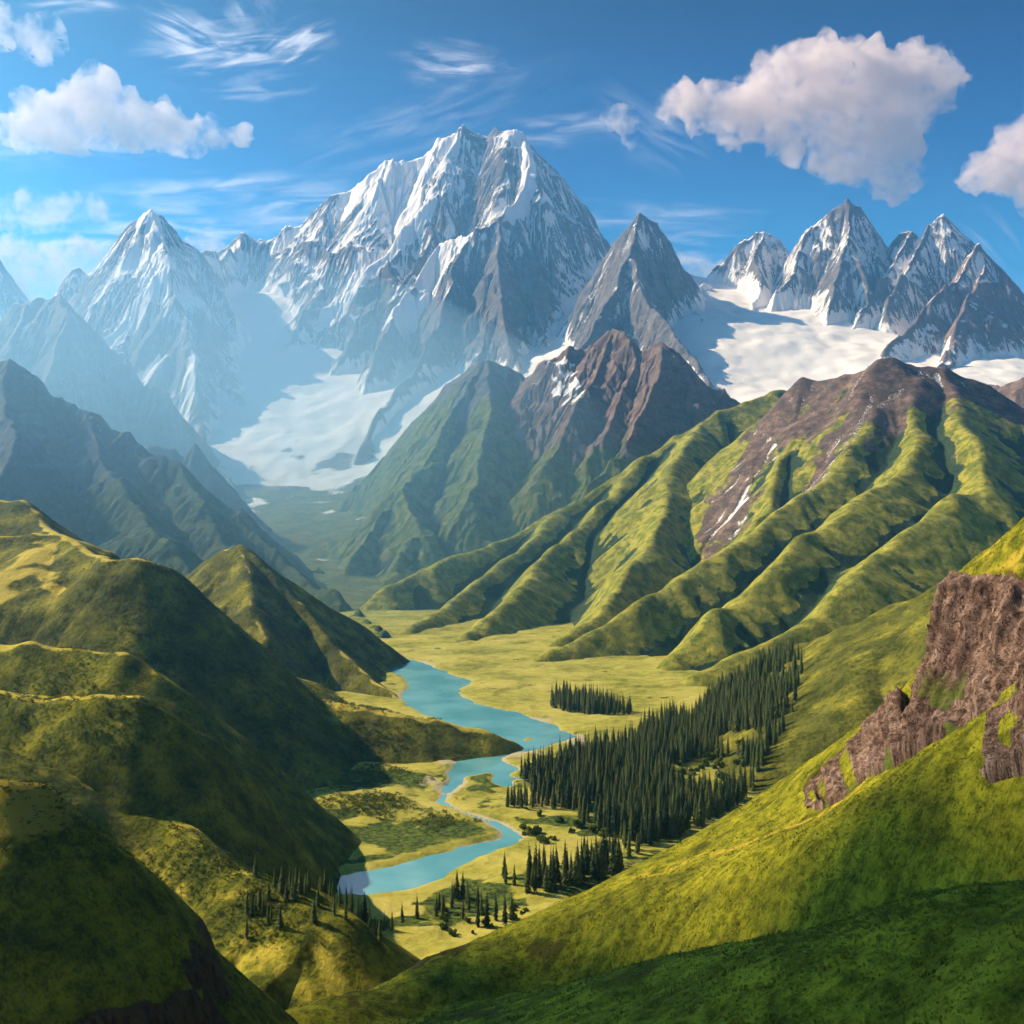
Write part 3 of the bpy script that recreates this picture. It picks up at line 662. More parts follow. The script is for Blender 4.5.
def crags(th):
    return lambda h, s, cv, acc, nz, X, Y: .8 * sst(th, th + .3, s) + .25 * nz
def cut_left(h, X, Y):
    # a crag band cut into the steep dark face
    c = sst(120, 132, h) * 0 + h
    return h - 9 * sst(0, 6, 134 + 6 * fbm(X / 18, Y / 18, 5, 3) - h) * sst(-240, -160, -np.abs(X + 190))
hill('left_hill', 'nearest dark grassy slope in the left corner with a small golden top and crags',
     [(pts((-80, 770, .40), (-20, 781, .40), (0, 786, .40), (34, 790, .405), (60, 808, .415), (90, 836, .43), (120, 868, .447), (150, 900, .464), (182, 936, .495), (212, 966, .525), (242, 1000, .555), (262, 1030, .57), (290, 1070, .58)), (.9, 1.12), 7)],
     1.2, G_NEAR, (120, 90, 180, 190), smooth=3, noise=(1.6, 30), warp=(5, 60), seed=113, K=.012, n=6, diff=.4, base=30, extra=cut_left, bare=crags(1.3), dry=lambda h, s, cv, acc, nz, X, Y: .75 * sst(178, 192, h) + .3 * nz)

hill('shade_hill', 'dark green slope rising behind the conifer forest to the right edge',
     [(pts((1180, 490, 1.3), (1024, 545, 1.35), (980, 568, 1.4), (935, 588, 1.45), (900, 605, 1.5), (852, 625, 1.6), (802, 643, 1.7), (775, 660, 1.75), (748, 684, 1.77)), (.8, .62), 10),
      (pts((900, 605, 1.5), (880, 650, 1.36), (850, 700, 1.25)), .6, 14)],
     3, G_FAR, 300, smooth=5, noise=(3, 70), seed=127, K=.014, n=8, diff=.5)

# near right slope: a smooth surface through measured points, a grass cap on cliffs, rock faces below it
SKY = pts((1180, 450, .40), (1120, 470, .41), (1060, 497, .43), (1024, 519, .45), (1000, 540, .46), (984, 555, .47), (966, 567, .485))
RIM = pts((966, 568, .56), (951, 573, .478), (965, 576, .465), (980, 577, .455), (1005, 576, .44), (1024, 584, .425), (1080, 600, .39), (1160, 620, .35))
FOOT = pts((905, 752, .425), (952, 733, .40), (983, 718, .388), (1024, 690, .372), (1080, 655, .355))
LOW_T = pts((812, 786, .53), (830, 766, .52), (850, 743, .51), (866, 724, .50), (880, 706, .49), (898, 690, .48))
LOW_B = pts((814, 806, .495), (830, 808, .485), (850, 790, .475), (868, 774, .465), (885, 765, .45), (905, 752, .432))
low = lambda a, dz: a + np.array([0, 0, -dz])
CREST = pts((790, 778, .60), (740, 808, .61), (690, 842, .625), (640, 868, .635), (600, 890, .64), (556, 908, .62), (512, 922, .60), (430, 956, .55), (332, 992, .50), (250, 1018, .47))
_near = tps(np.vstack([FOOT, CREST[:5] + np.array([28, 48, -34]), CREST[5:] + np.array([-8, 55, -36]), CREST[:5] + np.array([50, 110, -75]), LOW_T, LOW_B, low(SKY[2:], 42), low(RIM[1:6], 32),
     pts((822, 750, .565), (790, 778, .60), (740, 808, .61), (690, 842, .625), (640, 868, .635), (600, 890, .64), (556, 908, .62),
         (512, 922, .60), (430, 956, .55), (332, 992, .50), (250, 1018, .47), (150, 1060, .44),
         (900, 772, .425), (820, 818, .48), (740, 848, .52), (660, 880, .55), (980, 780, .355),
         (1024, 762, .335), (900, 808, .38), (800, 842, .42), (720, 868, .46), (640, 893, .51), (570, 915, .54),
    (740, 1003, .415), (958, 1011, .332), (1113, 974, .285), (650, 1019, .465), (575, 1012, .50), (500, 1012, .51), (420, 1022, .50), (340, 1040, .47)),
     [(60, 330, 108), (100, 280, 140), (0, 380, 82), (160, 215, 185), (60, 180, 190), (-60, 420, 60)], [(250, 30, 262), (100, 20, 248), (-80, 60, 222), (0, 0, 246), (330, 720, 40), (200, 790, 0), (80, 790, -4), (-80, 740, -6), (-180, 640, -6), (500, 760, 60), (430, 600, 170), (430, 350, 280),
      (-250, 300, 60), (-260, 450, 10), (-260, 560, -4), (190, 690, 40), (130, 700, 25)]]), .0005)
_cap = tps(np.vstack([SKY, RIM, [(300, 560, 285), (420, 520, 300), (230, 580, 272), (420, 350, 310)]]), .0005)
NOTCH = pts((1060, 868, .235), (1000, 872, .24), (930, 880, .245), (880, 884, .25), (820, 895, .26))
MOUND = pts((1120, 868, .20), (1040, 893, .215), (960, 910, .225), (880, 940, .235), (800, 975, .245), (740, 1000, .252), (690, 1020, .26), (640, 1045, .265))

def inside(X, Y, line):
    """signed distance to the rim: negative on the grass cap"""
    d, z, side, s = seg_dist(X, Y, line)
    return -d * side, s

def grass_tufts(X, Y, h, ok, n, seed):
    rg = np.random.RandomState(seed); jj, ii = np.nonzero(ok)
    w_ = 1 / np.maximum(Y[jj, ii], 120) ** 1.2; w_ /= w_.sum()
    pk = rg.choice(len(jj), n, p=w_); dx = X[0, 1] - X[0, 0]
    u, v = rg.rand(n), rg.rand(n)
    j0 = np.minimum(jj[pk], X.shape[0] - 2); i0 = np.minimum(ii[pk], X.shape[1] - 2)
    bx, by = X[0, 0] + (i0 + u) * dx, Y[0, 0] + (j0 + v) * dx
    bz = (h[j0, i0] * (1 - u) + h[j0, i0 + 1] * u) * (1 - v) + (h[j0 + 1, i0] * (1 - u) + h[j0 + 1, i0 + 1] * u) * v
    s = rg.uniform(.25, .62, n) * (1 + .8 * sst(.1, .6, fbm(bx / 12, by / 12, 5, 3)))
    out = []
    for k in range(4):
        a = rg.uniform(0, 6.28, n); c_, s_ = np.cos(a), np.sin(a); ln = rg.uniform(.3, .9, n) * s
        out.append(np.stack([np.stack([bx - s_ * s * .22, by + c_ * s * .22, bz - .05], -1), np.stack([bx + s_ * s * .22, by - c_ * s * .22, bz - .05], -1), np.stack([bx + c_ * ln, by + s_ * ln, bz + s], -1)], 1))
    v = np.concatenate(out, 0).reshape(-1, 3)
    o = raw_mesh('grass', v, np.arange(len(v)).reshape(-1, 3), G_TUFT)
    tag(o, 'short tufted mountain grass covering the near slope', kind='stuff')
_kt = NT('grass_tuft'); _p = _kt.pos()
G_TUFT = _kt.done(_kt.ramp(_kt.noise(_p, 1 / 9, 5, .7), (.34, (.07, .085, .010)), (.5, (.17, .17, .012)), (.66, (.30, .26, .025))), .9, None, .1)

def build_near():
    dx = 1.15
    X, Y = grid_xy(-270, 400, 30, 800, dx)
    h = _near(X, Y)
    m = tents(X, Y, [(MOUND, (.5, .45), 8)])
    h = np.maximum(h, m) + 2 * np.log1p(np.exp(-np.abs(h - m) / 2))
    d, s = inside(X, Y, RIM)
    rib = 3.0 * fbm(s / 9, np.zeros_like(s) + .5, 301, 4)
    cap = _cap(X, Y) - np.clip(d + rib * .4 + 1.5, 0, None) * 3.2
    near_cap = (X > 120) & (Y < 640) & (Y > 300)
    h = np.where(near_cap, np.maximum(h, cap), h)
    amp = sst(60, 260, Y) * .6 + .4
    h = h + amp * (2.6 * fbm(X / 60, Y / 60, 131, 5) + .5 * fbm(X / 9, Y / 9, 133, 4))
    # small slumps and sheep-track terraces
    h = h + .35 * np.abs(perlin(X / 14, Y / 14, 139)) +   .2 * np.sin(h * 2.0 + 3 * fbm(X / 25, Y / 25, 141, 3))
    h, acc = erode(h, 5, .01, diff=.35)
    gx, gy = grad(blur(h, 1), dx); sl = np.hypot(gx, gy)
    nz = fbm(X / 18, Y / 18, 151, 5)
    capm = (near_cap & (d < 3)).astype(float)
    bare = .8 * sst(2.6, 3.2, sl)
    dd, _, _, _ = seg_dist(X, Y, pts((860, 770, .46), (760, 830, .505), (700, 862, .535), (640, 880, .56)))
    track = .55 * (1 - sst(1.5, 6, dd + 3 * nz))
    dd2, _, _, _ = seg_dist(X, Y, LOW_T + np.array([2, 8, 2]))
    bare = np.maximum(bare, .55 * (1 - sst(2, 9, dd2 + 4 * nz)))
    bare = np.maximum(bare, .5 * sst(.25, .6, fbm(X / 30, Y / 30, 157, 4)) * sst(-150, 0, -X) )
    dry = np.maximum(track, .40 * capm + .2 * nz)
    g = np.where(Y > 560, 0.0, -50)
    o = grid_mesh('near_slope', X, Y, h, G_NEAR, dict(dry=dry, bare=bare), h > g + .4)
    tag(o, 'bright green grass slope rising from the lower middle to the right edge', kind='structure')
    SURF.append((X[0, 0], Y[0, 0], dx, h))
    grass_tufts(X, Y, h, (Y > 150) & (Y < 655) & (bare < .3) & (X > -150), 80000, 11)
build_near()

def nearer(a, m):   # brought a few metres out of the slope
    return a * (1 - m / np.linalg.norm(a - np.array([0, 0, H]), axis=1, keepdims=True)) + np.array([0, 0, H]) * (m / np.linalg.norm(a - np.array([0, 0, H]), axis=1, keepdims=True))

def rock_mat():
    k = NT('cliff_rock'); p = k.pos()
    a = k.noise(k.scale(p, 1, 1, .07), .26, 7, .66); b = k.noise(p, 1.1, 5, .7)
    c = k.noise(p, .055, 4, .6)
    s = k.math('ADD', k.math('MULTIPLY', a, .65), k.math('MULTIPLY', b, .35))
    col = k.ramp(s, (.36, (.035, .025, .021)), (.48, (.16, .095, .066)), (.57, (.32, .205, .15)), (.68, (.50, .37, .28)))
    col = k.mix(k.fr(c, .35, .62), k.mix(1.0, col, (.62, .58, .56), 'MULTIPLY'), col)
    crk = k.math('ABSOLUTE', k.math('SUBTRACT', k.noise(k.scale(p, 1, 1, .09), .34, 3, .5, .6), .5))
    col = k.mix(k.fr(crk, .0, .035), k.mix(1.0, col, (.22, .19, .18), 'MULTIPLY'), col)
    g = k.fr(k.math('ADD', k.attr('ledge'), k.math('MULTIPLY', k.math('SUBTRACT', b, .5), .8)), .45, .65)
    col = k.mix(g, col, (.10, .12, .018))
    return k.done(col, .92, k.bump(k.math('ADD', a, k.math('MULTIPLY', b, .4)), 1.7, 1.0), .1)
M_CLIFF = rock_mat()

def cliff(name, label, top, bot, back, nu, nv, amp, seed):
    """rock face lofted between its rim and its foot, broken into upright ribs; its ends turn back into the hill"""
    top = np.vstack([[top[0] + back], top, [top[-1] + back]]); bot = np.vstack([[bot[0] + back], bot, [bot[-1] + back]])
    def res(a, n):
        L = np.concatenate([[0], np.cumsum(np.linalg.norm(np.diff(a, axis=0), axis=1))])
        t = np.linspace(0, L[-1], n)
        return np.stack([np.interp(t, L, a[:, i]) for i in range(3)], -1), L[-1]
    T, LT = res(top, nu); B, LB = res(bot, nu)
    v = np.linspace(0, 1, nv)[:, None, None]
    S = T[None] * (1 - v) + B[None] * v
    # belly: the face stays upright and kicks out towards its foot
    nrm = np.cross(np.gradient(S, axis=1), np.gradient(S, axis=0)); nrm /= np.linalg.norm(nrm, axis=-1, keepdims=True) + 1e-9
    if (nrm * np.array([-1, -1, .3])).sum(-1).mean() < 0: nrm = -nrm
    u = np.linspace(0, LT, nu)[None, :] * np.ones((nv, 1)); hh = S[..., 2]
    vv = v[..., 0] * np.ones((1, nu))
    d = amp * (2.3 * (ridged(u / 14, hh / 150, seed, 5) - 1) + .55 * (ridged(u / 5, hh / 60, seed + 3, 4) - 1) + .28 * fbm(u / 3, hh / 9, seed + 5, 4))
    d = d - amp * 1.1 * np.sin(np.pi * vv) * .8
    # ledges
    led = fbm(u / 22, hh / 7, seed + 9, 3)
    d = d + amp * .5 * sst(.1, .3, led)
    d = d * (1 - .55 * sst(.9, 1, vv)) - amp * .6 * sst(.95, 1, vv) + amp * 1.2
    d = d * (.25 + .75 * sst(0, .10, vv))
    S = S + nrm * d[..., None]
    S[0, :, 2] += .6
    S = np.concatenate([S, S[-1:] - nrm[-1:] * 1.5 + np.array([0, 0, -7.0])], 0)
    nv += 1; vv = np.vstack([vv, vv[-1:]]); u = np.vstack([u, u[-1:]]); hh = np.vstack([hh, hh[-1:]])
    idx = np.arange(nu * nv).reshape(nv, nu)
    q = np.stack([idx[:-1, :-1], idx[:-1, 1:], idx[1:, 1:], idx[1:, :-1]], -1).reshape(-1, 4)
    ledge = .24 + .5 * sst(.15, .5, fbm(u / 14, hh / 16, seed + 21, 4)) * sst(.2, .8, vv) - .2 * sst(.6, 0, vv) + .25 * sst(.86, 1, vv)
    o = raw_mesh(name, S.reshape(-1, 3), q, M_CLIFF, None, True, dict(ledge=ledge - .12))
    tag(o, label, kind='structure')
cliff('tall_cliff', 'tall reddish ribbed cliff under the golden grass cap at the right edge',
      RIM[1:8], np.vstack([pts((903, 742, .435)), FOOT, pts((1180, 630, .325))]), np.array([40, 75, -8]), 300, 150, 2.3, 401)
cliff('small_cliff', 'smaller reddish rock face below the tall cliff at the right edge',
      nearer(pts((984, 722, .384), (996, 708, .377), (1024, 690, .366), (1080, 655, .35)), 5), nearer(pts((980, 772, .362), (1000, 764, .352), (1024, 750, .343), (1080, 722, .325)), 7), np.array([10, 22, -3]), 150, 90, 1.3, 411)
cliff('low_outcrop', 'long pale rock outcrop stepping down the grass slope left of the tall cliff', nearer(LOW_T, 5), nearer(LOW_B, 7), np.array([6, 20, -2]), 220, 70, 1.6, 421)
# ------------------------------------------------------------------ conifers
def leaf_mat(name, a, b, wl):
    k = NT(name)
    oi = k.n('ShaderNodeObjectInfo')
    p = k.pos(); n = k.math('ADD', k.math('MULTIPLY', k.noise(p, 1 / wl, 3, .7), .6), k.math('MULTIPLY', k.noise(p, 1 / (wl * 6), 2, .5), .4))
    col = k.mix(k.fr(k.math('ADD', n, k.math('MULTIPLY', k.math('SUBTRACT', oi.outputs['Random'], .5), .6)), .32, .68), a, b)
    return k.done(col, .9, None, .1)
M_NEEDLE = leaf_mat('conifer_needles', (.016, .034, .014), (.075, .092, .024), 3.0)
M_LEAF = leaf_mat('shrub_leaves', (.035, .06, .010), (.13, .16, .018), 6.0)
_kb = NT('bark'); M_BARK = _kb.done(_kb.ramp(_kb.noise(_kb.scale(_kb.pos(), 1, 1, .2), 2.5, 4), (.35, (.025, .018, .013)), (.65, (.09, .065, .045))), .95)

def conifer_crown(seed, ht=30.0, rad=3.9, lo=.06, tiers=30, per=9):
    """drooping sprays in tiers round the trunk; each spray is a bent, ridged frond"""
    rg = np.random.RandomState(seed)
    co, tri = [], []
    lean = rg.uniform(-.012, .012, 2) * ht
    for t in range(tiers):
        f = t / (tiers - 1)
        z0 = ht * (lo + (1 - lo) * (f ** .92) * .985)
        r0 = rad * ((1 - f) ** .8) * (1 if f > .12 else .72 + f * 2.2)
        n = max(4, int(per * (1 - .5 * f)))
        a0 = rg.uniform(0, 6.28)
        for i in range(n):
            if rg.rand() < .10: continue
            a = a0 + i * 6.283 / n + rg.uniform(-.35, .35)
            r = max(.28, r0 * rg.uniform(.62, 1.12))
            c, s = math.cos(a), math.sin(a)
            bx, by = lean[0] * f, lean[1] * f
            droop = r * rg.uniform(.35, .75); w = r * rg.uniform(.24, .38) + .14
            z = z0 + rg.uniform(-.35, .35)
            k = len(co)
            co += [(bx, by, z + .30 * r), (bx + c * r * .55 - s * w, by + s * r * .55 + c * w, z - droop * .62), (bx + c * r * .58, by + s * r * .58, z - droop * .12),
                   (bx + c * r * .55 + s * w, by + s * r * .55 - c * w, z - droop * .62), (bx + c * r, by + s * r, z - droop)]
            tri += [(k, k + 1, k + 2), (k, k + 2, k + 3), (k + 1, k + 4, k + 2), (k + 2, k + 4, k + 3)]
    k = len(co); top = ht * 1.035
    co += [(lean[0], lean[1], top), (lean[0] + .22, lean[1], ht * .94), (lean[0] - .11, lean[1] + .19, ht * .94), (lean[0] - .11, lean[1] - .19, ht * .94)]
    tri += [(k, k + 1, k + 2), (k, k + 2, k + 3), (k, k + 3, k + 1)]
    return np.array(co), np.array(tri)

def trunk_mesh(ht, r=.36):
    co, q = [], []
    zs = [-1.5, 0, ht * .08, ht * .4, ht * .8, ht * .99]; rs = [r * 1.5, r * 1.2, r, r * .7, r * .3, .03]
    for z, rr in zip(zs, rs):
        for i in range(7): co.append((rr * math.cos(i * 6.283 / 7), rr * math.sin(i * 6.283 / 7), z))
    for j in range(len(zs) - 1):
        for i in range(7): q.append((j * 7 + i, j * 7 + (i + 1) % 7, j * 7 + 7 + (i + 1) % 7, j * 7 + 7 + i))
    return np.array(co), np.array(q)

N_KIND = 6
PROTO = []
for v in range(N_KIND):
    PROTO.append((conifer_crown(900 + v, 30.0, [4.2, 5.0, 3.5, 4.6, 3.3, 5.6][v], .05 + .02 * (v % 3)), trunk_mesh(30.0)))

def in_poly(x, y, poly):
    c = False; n = len(poly)
    for i in range(n):
        x1, y1 = poly[i]; x2, y2 = poly[(i + 1) % n]
        if (y1 > y) != (y2 > y) and x < (x2 - x1) * (y - y1) / (y2 - y1) + x1: c = not c
    return c

rt = random.Random(42)
def scatter(poly, spacing, jit=.45, dens=1.0):
    xs = [p[0] for p in poly]; ys = [p[1] for p in poly]; out = []
    y = min(ys)
    row = 0
    while y < max(ys):
        x = min(xs) + (row % 2) * spacing * .5
        while x < max(xs):
            px, py = x + rt.uniform(-jit, jit) * spacing, y + rt.uniform(-jit, jit) * spacing
            if rt.random() < dens and in_poly(px, py, poly): out.append((px, py))
            x += spacing
        y += spacing * .87; row += 1
    return out

def fl(*a): return [floor_pt(*q) for q in a]

# stands of conifers on the valley floor: (outline walked on the ground, spacing, height, density, label, group)
STANDS = [
 ('main', fl((520, 781), (560, 768), (600, 752), (632, 742), (662, 727), (700, 716), (740, 704), (790, 690)) + [(470, 1560), (420, 1300)] + fl((815, 752), (770, 782), (730, 812), (690, 836), (655, 848), (622, 846), (600, 836), (575, 822), (560, 806), (535, 796)), 8.8, 31, .97,
  'dark slender conifer standing in the dense forest between the river and the bright green slope', 'conifers of the dense valley forest'),
 ('clump', fl((548, 706), (560, 698), (585, 700), (610, 708), (634, 712), (628, 716), (590, 716), (560, 712)), 9.5, 30, .94,
  'small dark conifer in the isolated grove on the golden meadow beyond the river', 'conifers of the grove on the meadow'),
 ('bank', fl((502, 806), (520, 800), (548, 800), (580, 806), (582, 812), (545, 813), (504, 812)), 9, 23, .9,
  'short dark conifer in the narrow belt on the river bank below the dense forest', 'conifers of the belt on the river bank'),
 ('row', [floor_pt(520, 894), floor_pt(548, 884), floor_pt(585, 878), floor_pt(618, 868), floor_pt(628, 876), floor_pt(600, 886), floor_pt(560, 898), floor_pt(528, 902)], 8.0, 31, .97,
  'tall dark conifer in the stand at the foot of the bright green slope', 'conifers at the foot of the bright slope'),
]
TREES = []   # (x, y, z, height, kind, label, group)
for nm, poly, sp, ht, de, lab, grp in STANDS:
    for x, y in scatter(poly, sp, .42, de):
        if nm == 'main':
            z_ = height_at(x, y)
            gx_, gy_ = 512 + F * x / y, 512 + F * (H - z_) / y
            hole = math.hypot((gx_ - 712) / 42, (gy_ - 777) / 19) < 1 or math.hypot((gx_ - 742) / 26, (gy_ - 744) / 12) < 1
            if hole or z_ > 105 or gx_ > 800 - max(0, 720 - gy_) * .35 + rt.uniform(-45, 25): continue
            if float(perlin(np.array([x / 55]), np.array([y / 90]), 404)[0]) > .52: continue
        z = height_at(x, y)
        if z < -1: continue
        TREES.append((x, y, z, ht * (rt.uniform(.5, .75) if rt.random() < .18 else rt.uniform(.75, 1.18)), rt.randrange(N_KIND), lab, grp))
# single trees along the lake shore and on the near spurs (pixel column, pixel row of the foot, distance, height)
LONE = [(402, 917, .80, 17), (417, 912, .81, 19), (442, 905, .82, 14), (452, 903, .83, 22), (463, 906, .80, 17), (478, 905, .79, 24), (487, 908, .79, 27), (496, 904, .80, 22), (505, 906, .79, 25), (512, 902, .80, 20),
        (366, 926, .775, 12), (375, 926, .775, 13), (384, 924, .78, 14), (392, 921, .78, 15), (356, 930, .77, 11), (346, 932, .765, 10)]
for px, py, Y, h_ in LONE:
    x = (px - 512) / F * Y * 1000; y = Y * 1000
    TREES.append((x, y, height_at(x, y), h_, rt.randrange(N_KIND), 'dark conifer standing alone or loosely spaced between the small lake and the near slope', 'conifers scattered by the small lake'))
for i in range(44):
    px = 245 + i * 3.1 + rt.uniform(-2, 2); Y = .655 + rt.uniform(-.02, .03)
    x = (px - 512) / F * Y * 1000; y = Y * 1000
    TREES.append((x, y, height_at(x, y), rt.uniform(11, 19), rt.randrange(N_KIND), 'small dark conifer in the row on the shaded hollow at the lower left', 'conifers in the lower left hollow'))

for i in range(46):
    f_ = rt.random(); px = 430 + 215 * f_ + rt.uniform(-4, 4); Y = (.80 + .17 * f_ ** 1.3) + rt.uniform(-.015, .045)
    x = (px - 512) / F * Y * 1000; y = Y * 1000
    TREES.append((x, y, height_at(x, y), rt.uniform(11, 22) + 9 * f_ * rt.random(), rt.randrange(N_KIND), 'dark conifer in the loose line rising along the foot of the bright green slope', 'conifers in a line along the slope foot'))

def seen_size(t): return t[3] / t[1]
TREES.sort(key=lambda t: -seen_size(t))

def link(o, parent=None):
    C.objects.link(o); o.parent = parent
    return o

PM = []
for (cc, ct), (tc, tq) in PROTO:
    a = raw_mesh('crown', cc, ct, M_NEEDLE); b = raw_mesh('trunk', tc, tq, M_BARK)
    PM.append((a.data, b.data)); bpy.data.objects.remove(a); bpy.data.objects.remove(b)

def plant_tree(x, y, z, ht, kind, lab, grp):
    r = link(bpy.data.objects.new('conifer', None))
    r.location = (x, y, z); s = ht / 30.0
    r.scale = (s * rt.uniform(.9, 1.15), s * rt.uniform(.9, 1.15), s); r.rotation_euler = (0, 0, rt.uniform(0, 6.28))
    tag(r, lab, 'conifer tree', grp)
    link(bpy.data.objects.new('trunk', PM[kind][1]), r); link(bpy.data.objects.new('crown', PM[kind][0]), r)

N_SINGLE = 300
for t in TREES[:N_SINGLE]: plant_tree(*t)
def merged_trees(name, label, ts):
    vs, fs, off = [], [], 0
    for x, y, z, ht, kind, lab, grp in ts:
        s = ht / 30.0; a = rt.uniform(0, 6.28); ca, sa = math.cos(a), math.sin(a)
        for co_, fa in (PROTO[kind][0],):
            q = co_ * s
            vs.append(np.stack([q[:, 0] * ca - q[:, 1] * sa + x, q[:, 0] * sa + q[:, 1] * ca + y, q[:, 2] + z], -1)); fs.append(fa + off); off += len(co_)
    o = raw_mesh(name, np.vstack(vs), np.vstack(fs), M_NEEDLE)
    tag(o, label, kind='stuff')
rest = TREES[N_SINGLE:]
if rest: merged_trees('forest', 'dark mass of slender conifers filling the valley forest behind its front trees', rest)
print('TREES', len(TREES))

# ------------------------------------------------------------------ leafy shrubs
def shrub_mesh(seed, n=420, lumps=9):
    rg = np.random.RandomState(seed)
    cen = np.stack([rg.uniform(-.62, .62, lumps), rg.uniform(-.62, .62, lumps), rg.uniform(.25, .85, lumps)], -1); rad = rg.uniform(.26, .46, lumps)
    k = rg.randint(0, lumps, n); d = rg.normal(size=(n, 3)); d /= np.linalg.norm(d, axis=1, keepdims=True)
    p = cen[k] + d * rad[k][:, None] * rg.uniform(.75, 1.08, n)[:, None]
    p[:, 2] = np.maximum(p[:, 2], .02)
    t1 = np.cross(d, rg.normal(size=(n, 3))); t1 /= np.linalg.norm(t1, axis=1, keepdims=True); t2 = np.cross(d, t1) + .5 * d
    s = rg.uniform(.07, .14, n)[:, None]
    v = np.stack([p - t1 * s - t2 * s * .6, p + t1 * s - t2 * s * .6, p + t1 * s * .7 + t2 * s, p - t1 * s * .7 + t2 * s], 1).reshape(-1, 3)
    return v, np.arange(n * 4).reshape(-1, 4)
SHR = [shrub_mesh(70 + i) for i in range(4)]
SM = []
for v, f in SHR:
    o = raw_mesh('shrub', v, f, M_LEAF); SM.append(o.data); bpy.data.objects.remove(o)
SPOTS = []
for k in range(60):     # round the clearings in the forest and along the foot of the bright slope
    a = rt.uniform(0, 6.28); rr = rt.uniform(.35, 1.1)
    if k < 26: px, py = 712 + 38 * rr * math.cos(a), 777 + 18 * rr * math.sin(a)
    elif k < 38: px, py = 742 + 24 * rr * math.cos(a), 742 + 10 * rr * math.sin(a)
    else: px, py = rt.uniform(515, 640), rt.uniform(812, 845)
    SPOTS.append((*floor_pt(px, py), rt.uniform(3.4, 7.5)))
for k in range(26):
    px = rt.uniform(440, 540); x, y = (px - 512) / F * 800, rt.uniform(770, 830)
    SPOTS.append((x, y, rt.uniform(2.0, 4.0)))
for n_, (x, y, s) in enumerate(SPOTS):
    o = link(bpy.data.objects.new('shrub', SM[rt.randrange(4)])); o.location = (x, y, height_at(x, y) - .1); o.scale = (s, s * rt.uniform(.8, 1.2), s * rt.uniform(.7, 1.1)); o.rotation_euler = (0, 0, rt.uniform(0, 6.28))
    if n_ < 38: tag(o, 'round green leafy shrub round the clearings inside the dark forest', 'shrub', 'shrubs round the forest clearings')
    elif n_ < 60: tag(o, 'round green leafy shrub on the meadow below the dense forest', 'shrub', 'shrubs below the dense forest')
    else: tag(o, 'low round green shrub between the lake meadow and the near slope', 'shrub', 'shrubs by the near slope')

# low scrub dotted over the left hills: nobody could count it
def scrub(n, pix, size, seed, name, label):
    rg = random.Random(seed); vs, fs, off = [], [], 0
    nrs = np.random.RandomState(seed)
    small = [shrub_mesh(200 + i, 46, 4) for i in range(5)]
    tries = 0; done = 0
    while done < n and tries < n * 12:
        tries += 1
        (ax, ay, aY), (bx_, by_, bY) = rg.choice(pix)
        t = rg.random(); Y = (aY + t * (bY - aY)) * 1000 * rg.uniform(.94, 1.06); px = ax + t * (bx_ - ax) + rg.uniform(-45, 45)
        x = (px - 512) / F * Y
        if float(perlin(np.array([x / 60]), np.array([Y / 60]), seed)[0]) + rg.uniform(-.35, .35) < .05: continue
        z = height_at(x, Y)
        if z < 2.2: continue
        s = size * rg.uniform(.5, 1.4); a = rg.uniform(0, 6.28); ca, sa = math.cos(a), math.sin(a)
        v, f = small[rg.randrange(5)]; q = v * s * 1.25
        vs.append(np.stack([q[:, 0] * ca - q[:, 1] * sa + x, q[:, 0] * sa + q[:, 1] * ca + Y, q[:, 2] * .8 + z - .05 * s], -1)); fs.append(f + off); off += len(v); done += 1
    o = raw_mesh(name, np.vstack(vs), np.vstack(fs), M_LEAF); tag(o, label, kind='stuff')
scrub(1500, [((300, 740, 1.30), (430, 830, 1.08)), ((250, 720, 1.40), (400, 780, 1.26)), ((330, 800, 1.16), (450, 835, 1.05)), ((330, 730, 1.45), (400, 750, 1.40))], 2.6, 5, 'scrub', 'dark low scrub dotted over the sunlit foot of the long left hill')
scrub(1300, [((120, 795, .76), (300, 900, .66)), ((150, 830, .72), (290, 900, .67)), ((180, 860, .69), (330, 920, .65))], 1.3, 6, 'scrub', 'dark low scrub dotted over the bright hill shoulder at lower left')

scrub(1500, [((560, 940, .50), (900, 830, .37)), ((600, 905, .53), (1000, 775, .345)), ((640, 960, .44), (940, 900, .335)), ((430, 970, .53), (560, 935, .54)), ((700, 1000, .26), (960, 915, .225))], .62, 8, 'scrub', 'tiny dark tufts and low scrub dotted over the near grass slope')
scrub(700, [((10, 800, .40), (200, 960, .50)), ((0, 860, .36), (160, 980, .44))], .8, 9, 'scrub', 'tiny dark tufts dotted over the dark hill in the left corner')

scrub(2600, [((0, 720, .80), (200, 790, .86)), ((20, 710, .80), (260, 800, .88)), ((0, 660, .97), (160, 690, .95)), ((60, 620, 1.27), (260, 740, 1.26)), ((150, 600, 1.30), (330, 730, 1.40))], 1.5, 12, 'scrub', 'dark scrub stippled over the shaded faces of the middle and long left hills')
# ------------------------------------------------------------------ clouds: puffed closed bodies filled with thin vapour
def perlin3(p, seed):
    # three slices of 2-D noise mixed: enough for vapour
    return (perlin(p[:, 0] + .37 * p[:, 2], p[:, 1] - .21 * p[:, 2], seed) + perlin(p[:, 1] + .3 * p[:, 0], p[:, 2], seed + 1) + perlin(p[:, 2] - .25 * p[:, 1], p[:, 0], seed + 2)) / 1.7

